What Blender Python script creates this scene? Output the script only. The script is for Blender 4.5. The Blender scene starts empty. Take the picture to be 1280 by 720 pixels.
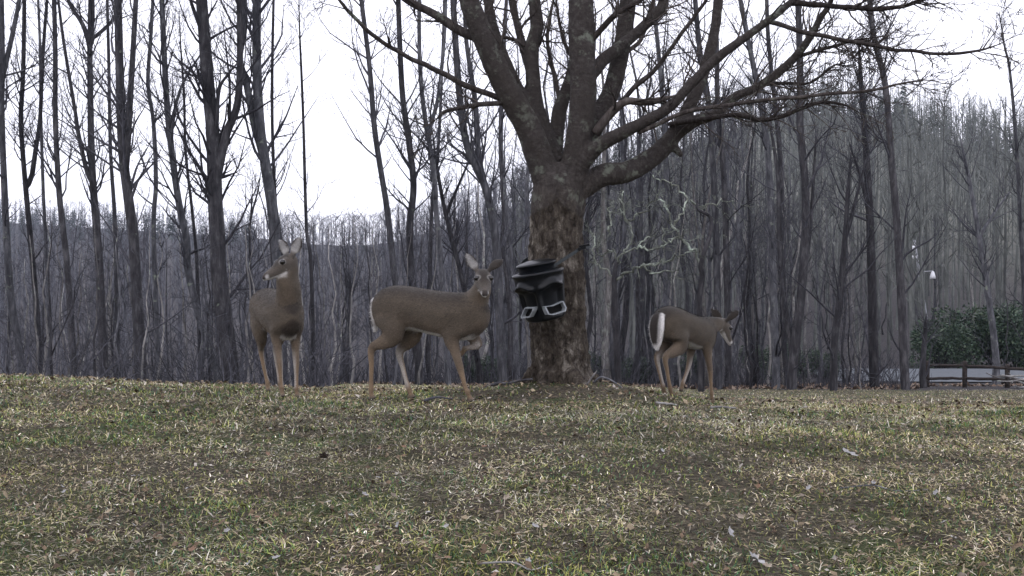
import bpy, bmesh, math, random
import numpy as np
from mathutils import Vector, Matrix, kdtree

S = bpy.context.scene
C = S.collection
R = math.radians
F = 1230.0            # focal length in photo pixels (1280 wide)
CAMZ = 0.80
HOR = 370.0           # photo row of the horizon

# ------------------------------------------------------------------ camera
cam = bpy.data.cameras.new('camera'); camo = bpy.data.objects.new('camera', cam); C.objects.link(camo)
camo.location = (0, 0, CAMZ); camo.rotation_euler = (R(90), 0, 0)
cam.sensor_width = 36; cam.lens = 36 * F / 1280; cam.shift_y = (HOR - 360) / 1280
cam.clip_start = 0.05; cam.clip_end = 3000
S.camera = camo

# ------------------------------------------------------------------ sky, sun, exposure
SUN_EL, SUN_ROT = R(38), R(200)
w = bpy.data.worlds.new('World'); S.world = w; w.use_nodes = True
nt = w.node_tree; nt.nodes.clear()
out = nt.nodes.new('ShaderNodeOutputWorld'); bg = nt.nodes.new('ShaderNodeBackground')
sky = nt.nodes.new('ShaderNodeTexSky'); sky.sky_type = 'NISHITA'; sky.sun_disc = False
sky.sun_elevation = SUN_EL; sky.sun_rotation = SUN_ROT; sky.air_density = 1.4; sky.dust_density = 4.0; sky.ozone_density = 2.0
tc = nt.nodes.new('ShaderNodeTexCoord'); nz = nt.nodes.new('ShaderNodeTexNoise'); nz.inputs['Scale'].default_value = 1.6; nz.inputs['Detail'].default_value = 5
rmp = nt.nodes.new('ShaderNodeValToRGB')
rmp.color_ramp.elements[0].position = 0.3; rmp.color_ramp.elements[0].color = (11.9, 11.9, 13.7, 1)
rmp.color_ramp.elements[1].position = 0.75; rmp.color_ramp.elements[1].color = (14.2, 14.0, 15.6, 1)
mx = nt.nodes.new('ShaderNodeMix'); mx.data_type = 'RGBA'; mx.inputs[0].default_value = 0.86
nt.links.new(tc.outputs['Generated'], nz.inputs['Vector']); nt.links.new(nz.outputs['Fac'], rmp.inputs['Fac'])
nt.links.new(sky.outputs[0], mx.inputs[6]); nt.links.new(rmp.outputs[0], mx.inputs[7])
nt.links.new(mx.outputs[2], bg.inputs[0]); bg.inputs[1].default_value = 0.1
nt.links.new(bg.outputs[0], out.inputs[0])
sl = bpy.data.lights.new('sun', 'SUN'); sl.energy = 0.7; sl.angle = R(25); sl.color = (1.0, 0.95, 0.88)
so = bpy.data.objects.new('sun', sl); C.objects.link(so)
so.rotation_euler = (R(90) - SUN_EL, 0, R(180) - SUN_ROT + R(180)); so.location = (0, -5, 20)
S.view_settings.view_transform = 'Standard'; S.view_settings.look = 'None'
S.view_settings.exposure = 0.5; S.view_settings.gamma = 1.0; S.view_settings.use_curve_mapping = False
S.cycles.max_bounces = 5; S.cycles.diffuse_bounces = 3; S.cycles.glossy_bounces = 2
S.cycles.transmission_bounces = 2; S.cycles.volume_bounces = 0; S.cycles.transparent_max_bounces = 4

# ------------------------------------------------------------------ helpers
def tag(o, label=None, cat=None, group=None, kind=None):
    if label: o['label'] = label
    if cat: o['category'] = cat
    if group: o['group'] = group
    if kind: o['kind'] = kind
    return o
def empty(name, loc=(0, 0, 0), rz=0.0):
    o = bpy.data.objects.new(name, None); C.objects.link(o)
    o.location = loc; o.rotation_euler = (0, 0, rz); o.empty_display_size = 0.2
    return o
def obj(name, me, m=None, parent=None):
    o = bpy.data.objects.new(name, me); C.objects.link(o)
    if m is not None and not me.materials: me.materials.append(m)
    if parent is not None: o.parent = parent
    return o
def P(px, py, d):
    return np.array([(px - 640) / F * d, d, CAMZ + (HOR - py) / F * d])
def unit(v):
    v = np.asarray(v, float); n = np.linalg.norm(v); return v / n if n > 1e-9 else v
def sstep(a, b, x):
    t = np.clip((np.asarray(x, float) - a) / (b - a), 0, 1); return t * t * (3 - 2 * t)
def _h(ix, iy, iz):
    n = (ix * 374761393 + iy * 668265263 + iz * 2147483647 + 1013) & 0xffffffff
    n = ((n ^ (n >> 13)) * 1274126177) & 0xffffffff
    return ((n ^ (n >> 16)) & 0xffff) / 65535.0
def vnoise(p):
    p = np.asarray(p, float); i = np.floor(p).astype(np.int64); f = p - i; f = f * f * (3 - 2 * f)
    r = 0
    for dx in (0, 1):
        for dy in (0, 1):
            for dz in (0, 1):
                wgt = (f[:, 0] if dx else 1 - f[:, 0]) * (f[:, 1] if dy else 1 - f[:, 1]) * (f[:, 2] if dz else 1 - f[:, 2])
                r = r + wgt * _h(i[:, 0] + dx, i[:, 1] + dy, i[:, 2] + dz)
    return r * 2 - 1
def fbm(p, o=3):
    p = np.asarray(p, float); r = 0; a = 1
    for k in range(o):
        r = r + a * vnoise(p * (2 ** k) + 17.3 * k); a *= .5
    return r / (2 - 2 * .5 ** o)
def n2(x, y, s, o=3):
    x = np.asarray(x, float); y = np.asarray(y, float)
    return fbm(np.stack([x.ravel() / s, y.ravel() / s, np.full(x.size, 3.7)], 1), o).reshape(x.shape)

def mesh_np(name, V, quads=None, tris=None, col=None, smooth=True):
    me = bpy.data.meshes.new(name)
    V = np.asarray(V, np.float32)
    quads = np.zeros((0, 4), np.int32) if quads is None or len(quads) == 0 else np.asarray(quads, np.int32)
    tris = np.zeros((0, 3), np.int32) if tris is None or len(tris) == 0 else np.asarray(tris, np.int32)
    nq, ntr = len(quads), len(tris)
    me.vertices.add(len(V)); me.vertices.foreach_set('co', V.ravel())
    me.loops.add(nq * 4 + ntr * 3)
    me.loops.foreach_set('vertex_index', np.concatenate([quads.ravel(), tris.ravel()]).astype(np.int32))
    me.polygons.add(nq + ntr)
    ls = np.concatenate([np.arange(nq) * 4, nq * 4 + np.arange(ntr) * 3]).astype(np.int32)
    me.polygons.foreach_set('loop_start', ls)
    me.update(calc_edges=True)
    me.polygons.foreach_set('use_smooth', np.full(nq + ntr, smooth, bool))
    if col is not None:
        col = np.asarray(col, np.float32)
        if col.shape[1] == 3: col = np.concatenate([col, np.ones((len(col), 1), np.float32)], 1)
        a = me.color_attributes.new('Col', 'FLOAT_COLOR', 'POINT'); a.data.foreach_set('color', col.ravel())
    return me

class MB:
    def __init__(s): s.V = []; s.Q = []; s.T = []; s.K = []; s.n = 0; s.lazy = {}
    def add(s, V, Q=None, T=None, col=None):
        V = np.asarray(V, float).reshape(-1, 3)
        if Q is not None and len(Q): s.Q.append(np.asarray(Q, int) + s.n)
        if T is not None and len(T): s.T.append(np.asarray(T, int) + s.n)
        if col is not None: s.K.append(np.broadcast_to(np.asarray(col, float), (len(V), 3)))
        s.V.append(V); s.n += len(V)
    def tube(s, pts, rad, sides=6, cap=True, col=None, squash=None):
        pts = np.asarray(pts, float); n = len(pts); rad = np.broadcast_to(np.asarray(rad, float), (n,))
        t = np.gradient(pts, axis=0); t /= np.linalg.norm(t, axis=1)[:, None] + 1e-9
        m = np.abs(t.mean(0)); ref = np.eye(3)[int(np.argmin(m))]
        u = np.cross(t, ref); u /= np.linalg.norm(u, axis=1)[:, None] + 1e-9
        v = np.cross(t, u)
        a = np.arange(sides) / sides * 2 * math.pi
        V = pts[:, None, :] + rad[:, None, None] * (np.cos(a)[None, :, None] * u[:, None, :] + np.sin(a)[None, :, None] * v[:, None, :])
        V = V.reshape(-1, 3)
        i = np.arange(n - 1)[:, None] * sides; j = np.arange(sides)[None, :]; k = (j + 1) % sides
        Q = np.stack([i + j, i + k, i + sides + k, i + sides + j], -1).reshape(-1, 4)
        T = None
        if cap:
            V = np.concatenate([V, pts[[0]], pts[[-1]]]); b = n * sides; jj = np.arange(sides); kk = (jj + 1) % sides
            T = np.concatenate([np.stack([np.full(sides, b), kk, jj], 1), np.stack([np.full(sides, b + 1), (n - 1) * sides + jj, (n - 1) * sides + kk], 1)])
        s.add(V, Q, T, col)
    def thin(s, pts, rad, sides=3):
        """an uncapped tube, kept back and made in one batch with the others of its size"""
        s.lazy.setdefault((len(pts), sides), []).append((pts, rad))
    def flush(s):
        for (n, sides), L in s.lazy.items():
            pts = np.array([a for a, _ in L], float); rad = np.array([r for _, r in L], float); N = len(L)
            t = np.gradient(pts, axis=1); t /= np.linalg.norm(t, axis=2)[..., None] + 1e-9
            ref = np.eye(3)[np.argmin(np.abs(t.mean(1)), axis=1)][:, None, :]
            u = np.cross(t, np.broadcast_to(ref, t.shape)); u /= np.linalg.norm(u, axis=2)[..., None] + 1e-9
            v = np.cross(t, u); a = np.arange(sides) / sides * 2 * math.pi
            V = pts[:, :, None, :] + rad[:, :, None, None] * (np.cos(a)[None, None, :, None] * u[:, :, None, :] + np.sin(a)[None, None, :, None] * v[:, :, None, :])
            i = np.arange(n - 1)[:, None] * sides; j = np.arange(sides)[None, :]; k = (j + 1) % sides
            Q = np.stack([i + j, i + k, i + sides + k, i + sides + j], -1).reshape(-1, 4)
            s.add(V.reshape(-1, 3), (Q[None] + (np.arange(N) * n * sides)[:, None, None]).reshape(-1, 4))
        s.lazy = {}
    def box(s, c, h, rot=None, col=None):
        B = np.array([[x, y, z] for x in (-1, 1) for y in (-1, 1) for z in (-1, 1)], float) * np.asarray(h)
        if rot is not None: B = B @ np.asarray(rot).T
        s.add(B + np.asarray(c), [[0, 1, 3, 2], [4, 6, 7, 5], [0, 4, 5, 1], [2, 3, 7, 6], [0, 2, 6, 4], [1, 5, 7, 3]], None, col)
    def mesh(s, name, smooth=True):
        s.flush()
        V = np.concatenate(s.V); Q = np.concatenate(s.Q) if s.Q else None; T = np.concatenate(s.T) if s.T else None
        K = np.concatenate(s.K) if s.K else None
        return mesh_np(name, V, Q, T, K, smooth)
    def build(s, name, m=None, parent=None, smooth=True): return obj(name, s.mesh(name, smooth), m, parent)

def cat_rom(pts, per=6):
    pts = np.asarray(pts, float)
    q = np.concatenate([[2 * pts[0] - pts[1]], pts, [2 * pts[-1] - pts[-2]]])
    o = []
    for i in range(1, len(q) - 2):
        t = np.arange(per) / per
        a, b, c, d = q[i - 1], q[i], q[i + 1], q[i + 2]
        t = t[:, None]
        o.append(.5 * ((2 * b) + (-a + c) * t + (2 * a - 5 * b + 4 * c - d) * t ** 2 + (-a + 3 * b - 3 * c + d) * t ** 3))
    o.append(pts[[-1]])
    return np.concatenate(o)

# ------------------------------------------------------------------ materials
def mat(name, rough=0.9, spec=0.2):
    m = bpy.data.materials.new(name); m.use_nodes = True
    b = m.node_tree.nodes['Principled BSDF']; b.inputs['Roughness'].default_value = rough
    b.inputs['Specular IOR Level'].default_value = spec
    return m, m.node_tree, b
def ramp(nt, fac, stops):
    r = nt.nodes.new('ShaderNodeValToRGB'); e = r.color_ramp.elements
    while len(e) < len(stops): e.new(0.5)
    for el, (p, c) in zip(e, stops): el.position = p; el.color = (*c, 1)
    nt.links.new(fac, r.inputs['Fac']); return r.outputs[0]
def noise(nt, vec, scale, detail=4, rough=0.6, dist=0.0):
    n = nt.nodes.new('ShaderNodeTexNoise'); n.inputs['Scale'].default_value = scale; n.inputs['Detail'].default_value = detail
    n.inputs['Roughness'].default_value = rough; n.inputs['Distortion'].default_value = dist
    nt.links.new(vec, n.inputs['Vector']); return n.outputs['Fac']
def mapping(nt, vec, sc):
    n = nt.nodes.new('ShaderNodeMapping'); n.inputs['Scale'].default_value = sc; nt.links.new(vec, n.inputs['Vector']); return n.outputs[0]
def coords(nt, k='Object'): return nt.nodes.new('ShaderNodeTexCoord').outputs[k]
def mixc(nt, fac, a, b, mode='MIX'):
    n = nt.nodes.new('ShaderNodeMix'); n.data_type = 'RGBA'; n.blend_type = mode
    for i, v in ((0, fac), (6, a), (7, b)):
        if isinstance(v, (int, float)): n.inputs[i].default_value = v
        elif isinstance(v, tuple): n.inputs[i].default_value = (*v, 1)
        else: nt.links.new(v, n.inputs[i])
    return n.outputs[2]
def bump(nt, b, h, strength, dist):
    n = nt.nodes.new('ShaderNodeBump'); n.inputs['Strength'].default_value = strength; n.inputs['Distance'].default_value = dist
    nt.links.new(h, n.inputs['Height']); nt.links.new(n.outputs[0], b.inputs['Normal'])

def bark_mat(name, dark, mid, pale, lichen=(.22, .25, .2), lich=0.62, zs=0.25, scale=9.0, bstr=.6, bd=.02):
    m, nt, b = mat(name, .95, .1)
    co = coords(nt); v = mapping(nt, co, (1, 1, zs))
    f = noise(nt, v, scale, 6, .65, .4)
    c = ramp(nt, f, [(.32, dark), (.52, mid), (.72, pale)])
    g = noise(nt, co, 3.3, 5, .7)
    lm = ramp(nt, g, [(lich, (0, 0, 0)), (lich + .1, (1, 1, 1))])
    c = mixc(nt, lm, c, lichen)
    oi = nt.nodes.new('ShaderNodeObjectInfo')
    br = ramp(nt, oi.outputs['Random'], [(0, (.62, .60, .60)), (.5, (1.0, 1.0, 1.0)), (1, (1.5, 1.48, 1.46))])
    c = mixc(nt, 1.0, c, br, 'MULTIPLY')
    nt.links.new(c, b.inputs['Base Color']); bump(nt, b, f, bstr, bd)
    return m
def attr_mat(name, rough=.85, spec=.2, nscale=60, namt=.35, bstr=.0, translucent=0.0):
    m, nt, b = mat(name, rough, spec)
    a = nt.nodes.new('ShaderNodeAttribute'); a.attribute_name = 'Col'
    f = noise(nt, coords(nt), nscale, 4, .6)
    lo, hi = 1 - namt, 1 + namt
    c = mixc(nt, 1.0, a.outputs['Color'], ramp(nt, f, [(.3, (lo, lo, lo)), (.7, (hi, hi, hi))]), 'MULTIPLY')
    nt.links.new(c, b.inputs['Base Color'])
    if bstr: bump(nt, b, f, bstr, .01)
    return m
def plain(name, c1, c2, scale, rough=.8, spec=.3, bstr=.2, bd=.005, st=(1, 1, 1)):
    m, nt, b = mat(name, rough, spec)
    f = noise(nt, mapping(nt, coords(nt), st), scale, 5, .65)
    nt.links.new(ramp(nt, f, [(.3, c1), (.7, c2)]), b.inputs['Base Color']); bump(nt, b, f, bstr, bd)
    return m

M = {}
M['bark_dark'] = bark_mat('bark_dark', (.017, .0165, .019), (.043, .042, .046), (.10, .098, .103), lich=.66)
M['bark_grey'] = bark_mat('bark_grey', (.032, .033, .038), (.078, .080, .089), (.17, .173, .184), lich=.6)
M['bark_pale'] = bark_mat('bark_pale', (.09, .088, .086), (.19, .185, .18), (.33, .325, .32), lich=.56, lichen=(.3, .33, .29))
M['bark_lichen'] = bark_mat('bark_lichen', (.05, .052, .046), (.13, .142, .12), (.27, .295, .25), lich=.52, lichen=(.33, .38, .32))
M['twig'] = bark_mat('twig', (.029, .029, .034), (.056, .056, .066), (.10, .101, .114), lich=.68)
M['far_twig'] = bark_mat('far_twig', (.075, .08, .078), (.165, .178, .168), (.31, .33, .305), lich=.64, scale=1.5)  # grey-green twigs of the tall hill, lightened in colour to look lit

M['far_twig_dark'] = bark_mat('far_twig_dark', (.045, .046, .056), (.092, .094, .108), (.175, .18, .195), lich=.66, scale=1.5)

# ------------------------------------------------------------------ terrain
TREE = (0.417, 9.0)
PXR = np.array([-900, -200, 0, 200, 400, 470, 530, 600, 700, 800, 900, 960, 1040, 1100, 1170, 1280, 1500, 2200])
PYR = np.array([262, 252, 246, 256, 270, 268, 252, 230, 188, 142, 106, 84, 74, 90, 104, 128, 170, 230])
def ridge(px):
    """distance of the ridge and its ground height along a bearing"""
    dr = np.interp(px, [-200, 300, 560, 800, 1300], [430, 420, 360, 270, 240])
    top = np.interp(px, PXR, PYR)
    tree = np.interp(px, [300, 800], [11.0, 13.0])
    return dr, CAMZ + (HOR - top) / F * dr - tree
def terr(x, y, rough=True):
    x = np.asarray(x, float); y = np.asarray(y, float)
    d = np.maximum(y, 3.0); u = x / d
    s = np.interp(u, [-.36, -.235, -.17, 0, .2], [.21, .12, .090, .090, .089])
    dc = np.interp(u, [-.5, -.3, -.2, .08, .2, .4], [10.6, 9.9, 9.0, 8.9, 6.9, 6.5])
    q = (d - dc) / .9
    fall = s * .9 * np.log1p(np.exp(np.clip(q, -30, 30))) * (q < 30) + s * (d - dc) * (q >= 30)
    zmin = np.interp(u, [-.5, -.25, 0, .25, .5], [-10, -9, -6, -3.1, -3.05])
    k = .5
    z = -fall
    z = zmin + k * np.log1p(np.exp(np.clip((z - zmin) / k, -30, 30))) + np.where((z - zmin) / k > 30, z - zmin - 30 * k, 0)
    px = 640 + u * F
    dr, zr = ridge(px)
    d0 = np.interp(u, [-.3, .2], [75, 62])
    t = np.clip((d - d0) / (dr - d0), 0, 1.0)
    z = z + (zr - zmin) * (t ** 1.15) - np.clip(d - dr, 0, 400) * .12
    z = z + .06 * np.exp(-((u + .5) / .2) ** 2) * np.exp(-((d - 9.5) / 3) ** 2)
    z = z + .11 * np.exp(-((x - TREE[0]) ** 2 + (y - TREE[1]) ** 2) / 1.0) - .05 * np.exp(-(x + 1.0) ** 2 / 2.5) * sstep(6.5, 9.0, d)
    if rough:
        nr = np.exp(-np.maximum(d - 10, 0) / 14)
        z = z + nr * (.022 * n2(x, y, .8, 2) + .010 * n2(x, y, .22, 2)) + (1 - nr) * (.25 * n2(x, y, 9, 3)) * np.clip((d - 30) / 30, 0, 1)
    return z
def tz(x, y): return float(terr(np.array([x]), np.array([y]))[0])

m, nt, b = mat('ground', .97, .1)
co = coords(nt)
sep = nt.nodes.new('ShaderNodeSeparateXYZ'); nt.links.new(co, sep.inputs[0])
f1 = noise(nt, co, 34, 6, .8); f2 = noise(nt, co, 1.1, 5, .65, .6); f3 = noise(nt, co, 90, 3, .6)
thatch = ramp(nt, f1, [(.3, (.02, .017, .012)), (.45, (.065, .056, .04)), (.58, (.15, .13, .092)), (.72, (.30, .27, .2))])
soil = ramp(nt, f1, [(.32, (.018, .013, .010)), (.52, (.055, .04, .031)), (.72, (.15, .12, .095))])
green = ramp(nt, f1, [(.3, (.035, .045, .02)), (.6, (.1, .12, .05)), (.8, (.17, .18, .085))])
lawn = mixc(nt, ramp(nt, f2, [(.50, (0, 0, 0)), (.62, (1, 1, 1))]), thatch, green)
f4 = noise(nt, co, 1.9, 5, .7, .4)
lawn = mixc(nt, ramp(nt, f4, [(.52, (0, 0, 0)), (.66, (1, 1, 1))]), lawn, soil)
litter = ramp(nt, noise(nt, co, 9, 6, .75), [(.3, (.03, .028, .03)), (.5, (.064, .06, .063)), (.72, (.135, .127, .128))])
edge = nt.nodes.new('ShaderNodeMath'); edge.operation = 'MULTIPLY_ADD'
nt.links.new(noise(nt, co, .35, 4, .6), edge.inputs[0]); edge.inputs[1].default_value = 5.0; nt.links.new(sep.outputs['Y'], edge.inputs[2])
mr = nt.nodes.new('ShaderNodeMapRange'); mr.inputs['From Min'].default_value = 28.3; mr.inputs['From Max'].default_value = 29.6
nt.links.new(edge.outputs[0], mr.inputs['Value'])
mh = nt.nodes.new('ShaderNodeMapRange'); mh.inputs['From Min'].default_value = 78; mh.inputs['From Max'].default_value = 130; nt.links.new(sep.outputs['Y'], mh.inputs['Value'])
slope = ramp(nt, noise(nt, co, .22, 6, .75), [(.3, (.07, .075, .062)), (.5, (.14, .142, .122)), (.7, (.22, .215, .19))])  # hillside ground: greener growth, with a lit slope's brightness put into the colour
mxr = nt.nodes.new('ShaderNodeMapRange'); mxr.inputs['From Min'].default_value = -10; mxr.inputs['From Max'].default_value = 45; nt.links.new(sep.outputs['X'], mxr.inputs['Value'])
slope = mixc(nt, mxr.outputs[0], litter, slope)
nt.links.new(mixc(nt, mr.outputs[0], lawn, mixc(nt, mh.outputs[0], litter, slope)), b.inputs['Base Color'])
hh = nt.nodes.new('ShaderNodeMath'); hh.operation = 'ADD'; nt.links.new(f1, hh.inputs[0]); nt.links.new(f3, hh.inputs[1])
bump(nt, b, hh.outputs[0], 1.0, .05)
M['ground'] = m

def axis(lo, mid0, mid1, hi, fine, grow):
    a = [mid0]
    while a[-1] < mid1: a.append(a[-1] + fine)
    st = fine
    while a[-1] < hi: st *= grow; a.append(a[-1] + st)
    st = fine; l = [mid0]
    while l[-1] > lo: st *= grow; l.append(l[-1] - st)
    return np.array(sorted(set(l[1:] + a)))
xs = axis(-700, -5, 5, 700, .11, 1.07); ys = axis(-60, 2, 12, 760, .11, 1.04)
X, Y = np.meshgrid(xs, ys)
Z = terr(X, Y)
V = np.stack([X, Y, Z], -1).reshape(-1, 3); nx = len(xs)
i = np.arange(len(ys) - 1)[:, None] * nx + np.arange(nx - 1)[None, :]
Q = np.stack([i, i + 1, i + nx + 1, i + nx], -1).reshape(-1, 4)
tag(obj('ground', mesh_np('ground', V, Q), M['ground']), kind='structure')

# road: a draped strip beyond the rail fence
M['road'] = plain('asphalt', (.085, .095, .108), (.125, .135, .148), 5, .95, .1, .3, .01)
rc = cat_rom([(13.4, 43.4), (16, 42.9), (20, 42), (27, 41.2), (36, 41.5), (48, 44)], 14)
tn = np.gradient(rc, axis=0); tn /= np.linalg.norm(tn, axis=1)[:, None]; nn_ = np.stack([-tn[:, 1], tn[:, 0]], 1)
wv = np.linspace(-3.6, 3.6, 9)
RP = rc[:, None, :] + nn_[:, None, :] * wv[None, :, None]
zc = terr(RP[..., 0], RP[..., 1]); zroad = np.maximum(zc.max(axis=1, keepdims=True), zc) + .05
V = np.concatenate([RP, zroad[..., None]], -1).reshape(-1, 3); n8 = 9
i = np.arange(len(rc) - 1)[:, None] * n8 + np.arange(n8 - 1)[None, :]
Q = np.stack([i, i + n8, i + n8 + 1, i + 1], -1).reshape(-1, 4)
tag(obj('road', mesh_np('road', V, Q), M['road']), kind='structure')

# ------------------------------------------------------------------ grass and litter
def lawn_pts(n, rng, d0, d1, pw, umax=.66):
    a = rng.random(n); k = 2 - pw
    d = (d0 ** k + a * (d1 ** k - d0 ** k)) ** (1 / k)
    u = rng.uniform(-umax, umax, n)
    return u * d, d
def grass(n, seed, d0, d1, pw, single=False):
    rng = np.random.default_rng(seed)
    x, y = lawn_pts(n, rng, d0, d1, pw)
    g = n2(x, y, .75, 3); g2 = n2(x + 40, y, .28, 3); bare = n2(x - 30, y + 11, .55, 3)
    nearg = np.clip((4.6 - y) / 2.6, 0, 1) * .30
    pg = np.clip(.19 + .8 * (g + .2) * (g > -.25) + .35 * g2 + nearg * .9, .03, .85)
    pg = pg * np.where(y > 9.5, .4, 1)
    dirt = (bare > .2) & (rng.random(n) < .55)
    dirt |= (np.hypot(x - TREE[0], (y - TREE[1]) * .8) < 1.15) & (rng.random(n) < .72)
    keep = ~dirt; x, y, pg, g2 = x[keep], y[keep], pg[keep], g2[keep]; n = len(x)
    z = terr(x, y)
    isg = rng.random(n) < pg
    far = np.clip(y / 5.5, .75, 3.2)
    L = np.where(isg, rng.uniform(.016, .042, n), rng.uniform(.016, .055, n)) * (1 + .5 * g2) * np.clip(far, .8, 1.15)
    W = rng.uniform(.0011, .0032, n) * np.minimum(far, 2.2)
    az = rng.uniform(0, 2 * math.pi, n)
    el = np.where(isg, rng.uniform(.35, 1.3, n), np.where(rng.random(n) < .84, rng.uniform(.0, .4, n), rng.uniform(.4, 1.2, n)))
    dh = np.stack([np.cos(az), np.sin(az)], 1); sd = np.stack([-np.sin(az), np.cos(az), np.zeros(n)], 1)
    p0 = np.stack([x, y, z - .004 + np.where(isg, 0, rng.uniform(0, .012, n))], 1)
    def at(t, e): return p0 + np.concatenate([dh * (np.cos(e) * L * t)[:, None], (np.sin(e) * L * t)[:, None]], 1)
    p1 = at(.55, el); bend = el - rng.uniform(.1, .8, n)
    p2 = p1 + np.concatenate([dh * (np.cos(bend) * L * .5)[:, None], (np.sin(bend) * L * .5)[:, None]], 1)
    p2[:, 2] = np.maximum(p2[:, 2], z + .002)
    ws = sd * W[:, None]
    if single: ws *= 1.25
    V = np.stack([p0 - ws, p0 + ws, p1 - ws * .8, p1 + ws * .8, p2], 1).reshape(-1, 3)
    b = np.arange(n)[:, None] * 5
    Q = (b + np.array([[0, 1, 3, 2]])); T = (b + np.array([[2, 3, 4]]))
    if single: V = np.stack([p0 - ws, p0 + ws, p2], 1).reshape(-1, 3); Q = np.zeros((0, 4), int); T = np.arange(n * 3).reshape(-1, 3)
    pal_g = np.array([(.10, .145, .03), (.16, .18, .045), (.06, .12, .045), (.21, .21, .06), (.055, .11, .055)])
    pal_t = np.array([(.36, .305, .19), (.23, .19, .12), (.54, .49, .37), (.15, .11, .07), (.31, .28, .135), (.34, .31, .2), (.25, .25, .08), (.07, .05, .035), (.19, .17, .08)])
    col = np.where(isg[:, None], pal_g[rng.integers(0, len(pal_g), n)], pal_t[rng.integers(0, len(pal_t), n)])
    tone = np.clip(1.02 + .8 * n2(x + 9, y - 5, .17, 2) + .5 * n2(x - 70, y, .7, 2), .3, 2.0)
    warm = n2(x + 120, y + 33, .9, 3)[:, None]
    col = col * np.array([.98, .98, 1.06]) * rng.uniform(.5, 1.6, (n, 1)) * tone[:, None] * (1 + warm * np.array([.13, .03, -.08]))
    return V, Q, T, np.repeat(col, 3 if single else 5, 0)
M['grass'] = attr_mat('grass_blades', .8, .15, 40, .2)
parts = [grass(225000, 1, 1.9, 9.5, 1.3), grass(90000, 2, 8.5, 28, 1.5, True)]
o_ = 0; VV = []; QQ = []; TT = []; CC = []
for V, Q, T, K in parts:
    VV.append(V); QQ.append(Q + o_); TT.append(T + o_); CC.append(K); o_ += len(V)
tag(obj('grass', mesh_np('grass', np.concatenate(VV), np.concatenate(QQ), np.concatenate(TT), np.concatenate(CC), False), M['grass']),
    'short patchy winter grass, dead straw mixed with green, covering the lawn', 'grass', kind='stuff')

# small leaf scraps lying in the grass (uncountable)
def scraps(n, seed, d0, d1, pw, s0, s1):
    rng = np.random.default_rng(seed); x, y = lawn_pts(n, rng, d0, d1, pw); z = terr(x, y) + rng.uniform(.004, .03, n)
    sz = rng.uniform(s0, s1, n) * np.clip(y / 6, .8, 2.2); az = rng.uniform(0, 6.28, n)
    a = np.stack([np.cos(az), np.sin(az), rng.normal(0, .35, n)], 1); bq = np.stack([-np.sin(az), np.cos(az), rng.normal(0, .45, n)], 1)
    p = np.stack([x, y, z], 1); asp = rng.uniform(.3, .7, n)[:, None]
    A = a * sz[:, None]; B = bq * sz[:, None] * asp; up = np.array([0, 0, 1.]) * (sz * rng.uniform(-.1, .4, n))[:, None]
    V = np.stack([p - A, p - A * .1 - B + up, p + A, p + A * .1 + B + up], 1).reshape(-1, 3)
    b4 = np.arange(n)[:, None] * 4
    T = np.concatenate([b4 + np.array([[0, 1, 3]]), b4 + np.array([[1, 2, 3]])])
    pal = np.array([(.12, .085, .055), (.17, .13, .085), (.08, .057, .04), (.26, .21, .14), (.34, .31, .27), (.15, .125, .1)])
    c = pal[rng.choice(len(pal), n, p=[.25, .25, .2, .14, .05, .11])] * rng.uniform(.7, 1.25, (n, 1))
    return V, T, np.repeat(c, 4, 0)
M['leaf'] = attr_mat('dead_leaf', .85, .15, 90, .3)
V, T, K = scraps(12000, 5, 1.9, 11, 1.3, .006, .02)
tag(obj('leaf_scraps', mesh_np('leaf_scraps', V, None, T, K, False), M['leaf']),
    'brown and grey scraps of dead leaf scattered through the grass', 'leaves', kind='stuff')

# ------------------------------------------------------------------ tree tools
def tq(x, y):
    """ground height read from the ground mesh itself"""
    i = min(max(int(np.searchsorted(xs, x)) - 1, 0), len(xs) - 2); j = min(max(int(np.searchsorted(ys, y)) - 1, 0), len(ys) - 2)
    a = (x - xs[i]) / (xs[i + 1] - xs[i]); b_ = (y - ys[j]) / (ys[j + 1] - ys[j])
    return float((Z[j, i] * (1 - a) + Z[j, i + 1] * a) * (1 - b_) + (Z[j + 1, i] * (1 - a) + Z[j + 1, i + 1] * a) * b_)
def path_at(pts, t):
    n = len(pts) - 1; i = min(int(t * n), n - 1); f = t * n - i
    return pts[i] * (1 - f) + pts[i + 1] * f, unit(pts[i + 1] - pts[i]), i, f
def side_dir(dr, ang, rng, flat=None):
    a = rng.normal(0, 1, 3); a -= dr * a.dot(dr); a = unit(a)
    return unit(dr * math.cos(ang) + a * math.sin(ang))
def branch(mb, p, dr, L, r, lvl, rng, up=.12, wander=.16, kids=(5, 4), ang=(.5, .95), rmin=.0035, ratio=(.35, .6)):
    n = (6, 5, 3, 2)[min(lvl, 3)]
    pts = [np.array(p, float)]; dd = np.array(dr, float)
    for i in range(n):
        dd = unit(dd + rng.normal(0, wander, 3) + np.array([0, 0, up])); pts.append(pts[-1] + dd * L / n)
    pts = np.array(pts); rad = np.maximum(r * (1 - .82 * np.linspace(0, 1, n + 1)), rmin * .6)
    mb.thin(pts, rad, 6 if r > .05 else 4 if r > .018 else 3)
    if lvl < len(kids):
        k = kids[lvl]; k = int(k + rng.integers(-1, 2)) if k > 2 else k
        for j in range(k):
            t = rng.uniform(.2, .98); q, d2, ii, ff = path_at(pts, t)
            rr = max((rad[ii] * (1 - ff) + rad[ii + 1] * ff) * rng.uniform(.5, .75), rmin)
            branch(mb, q, side_dir(d2, rng.uniform(*ang), rng), L * rng.uniform(*ratio) * (1.1 - .5 * t), rr, lvl + 1, rng, up, wander, kids, ang, rmin, ratio)
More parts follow.
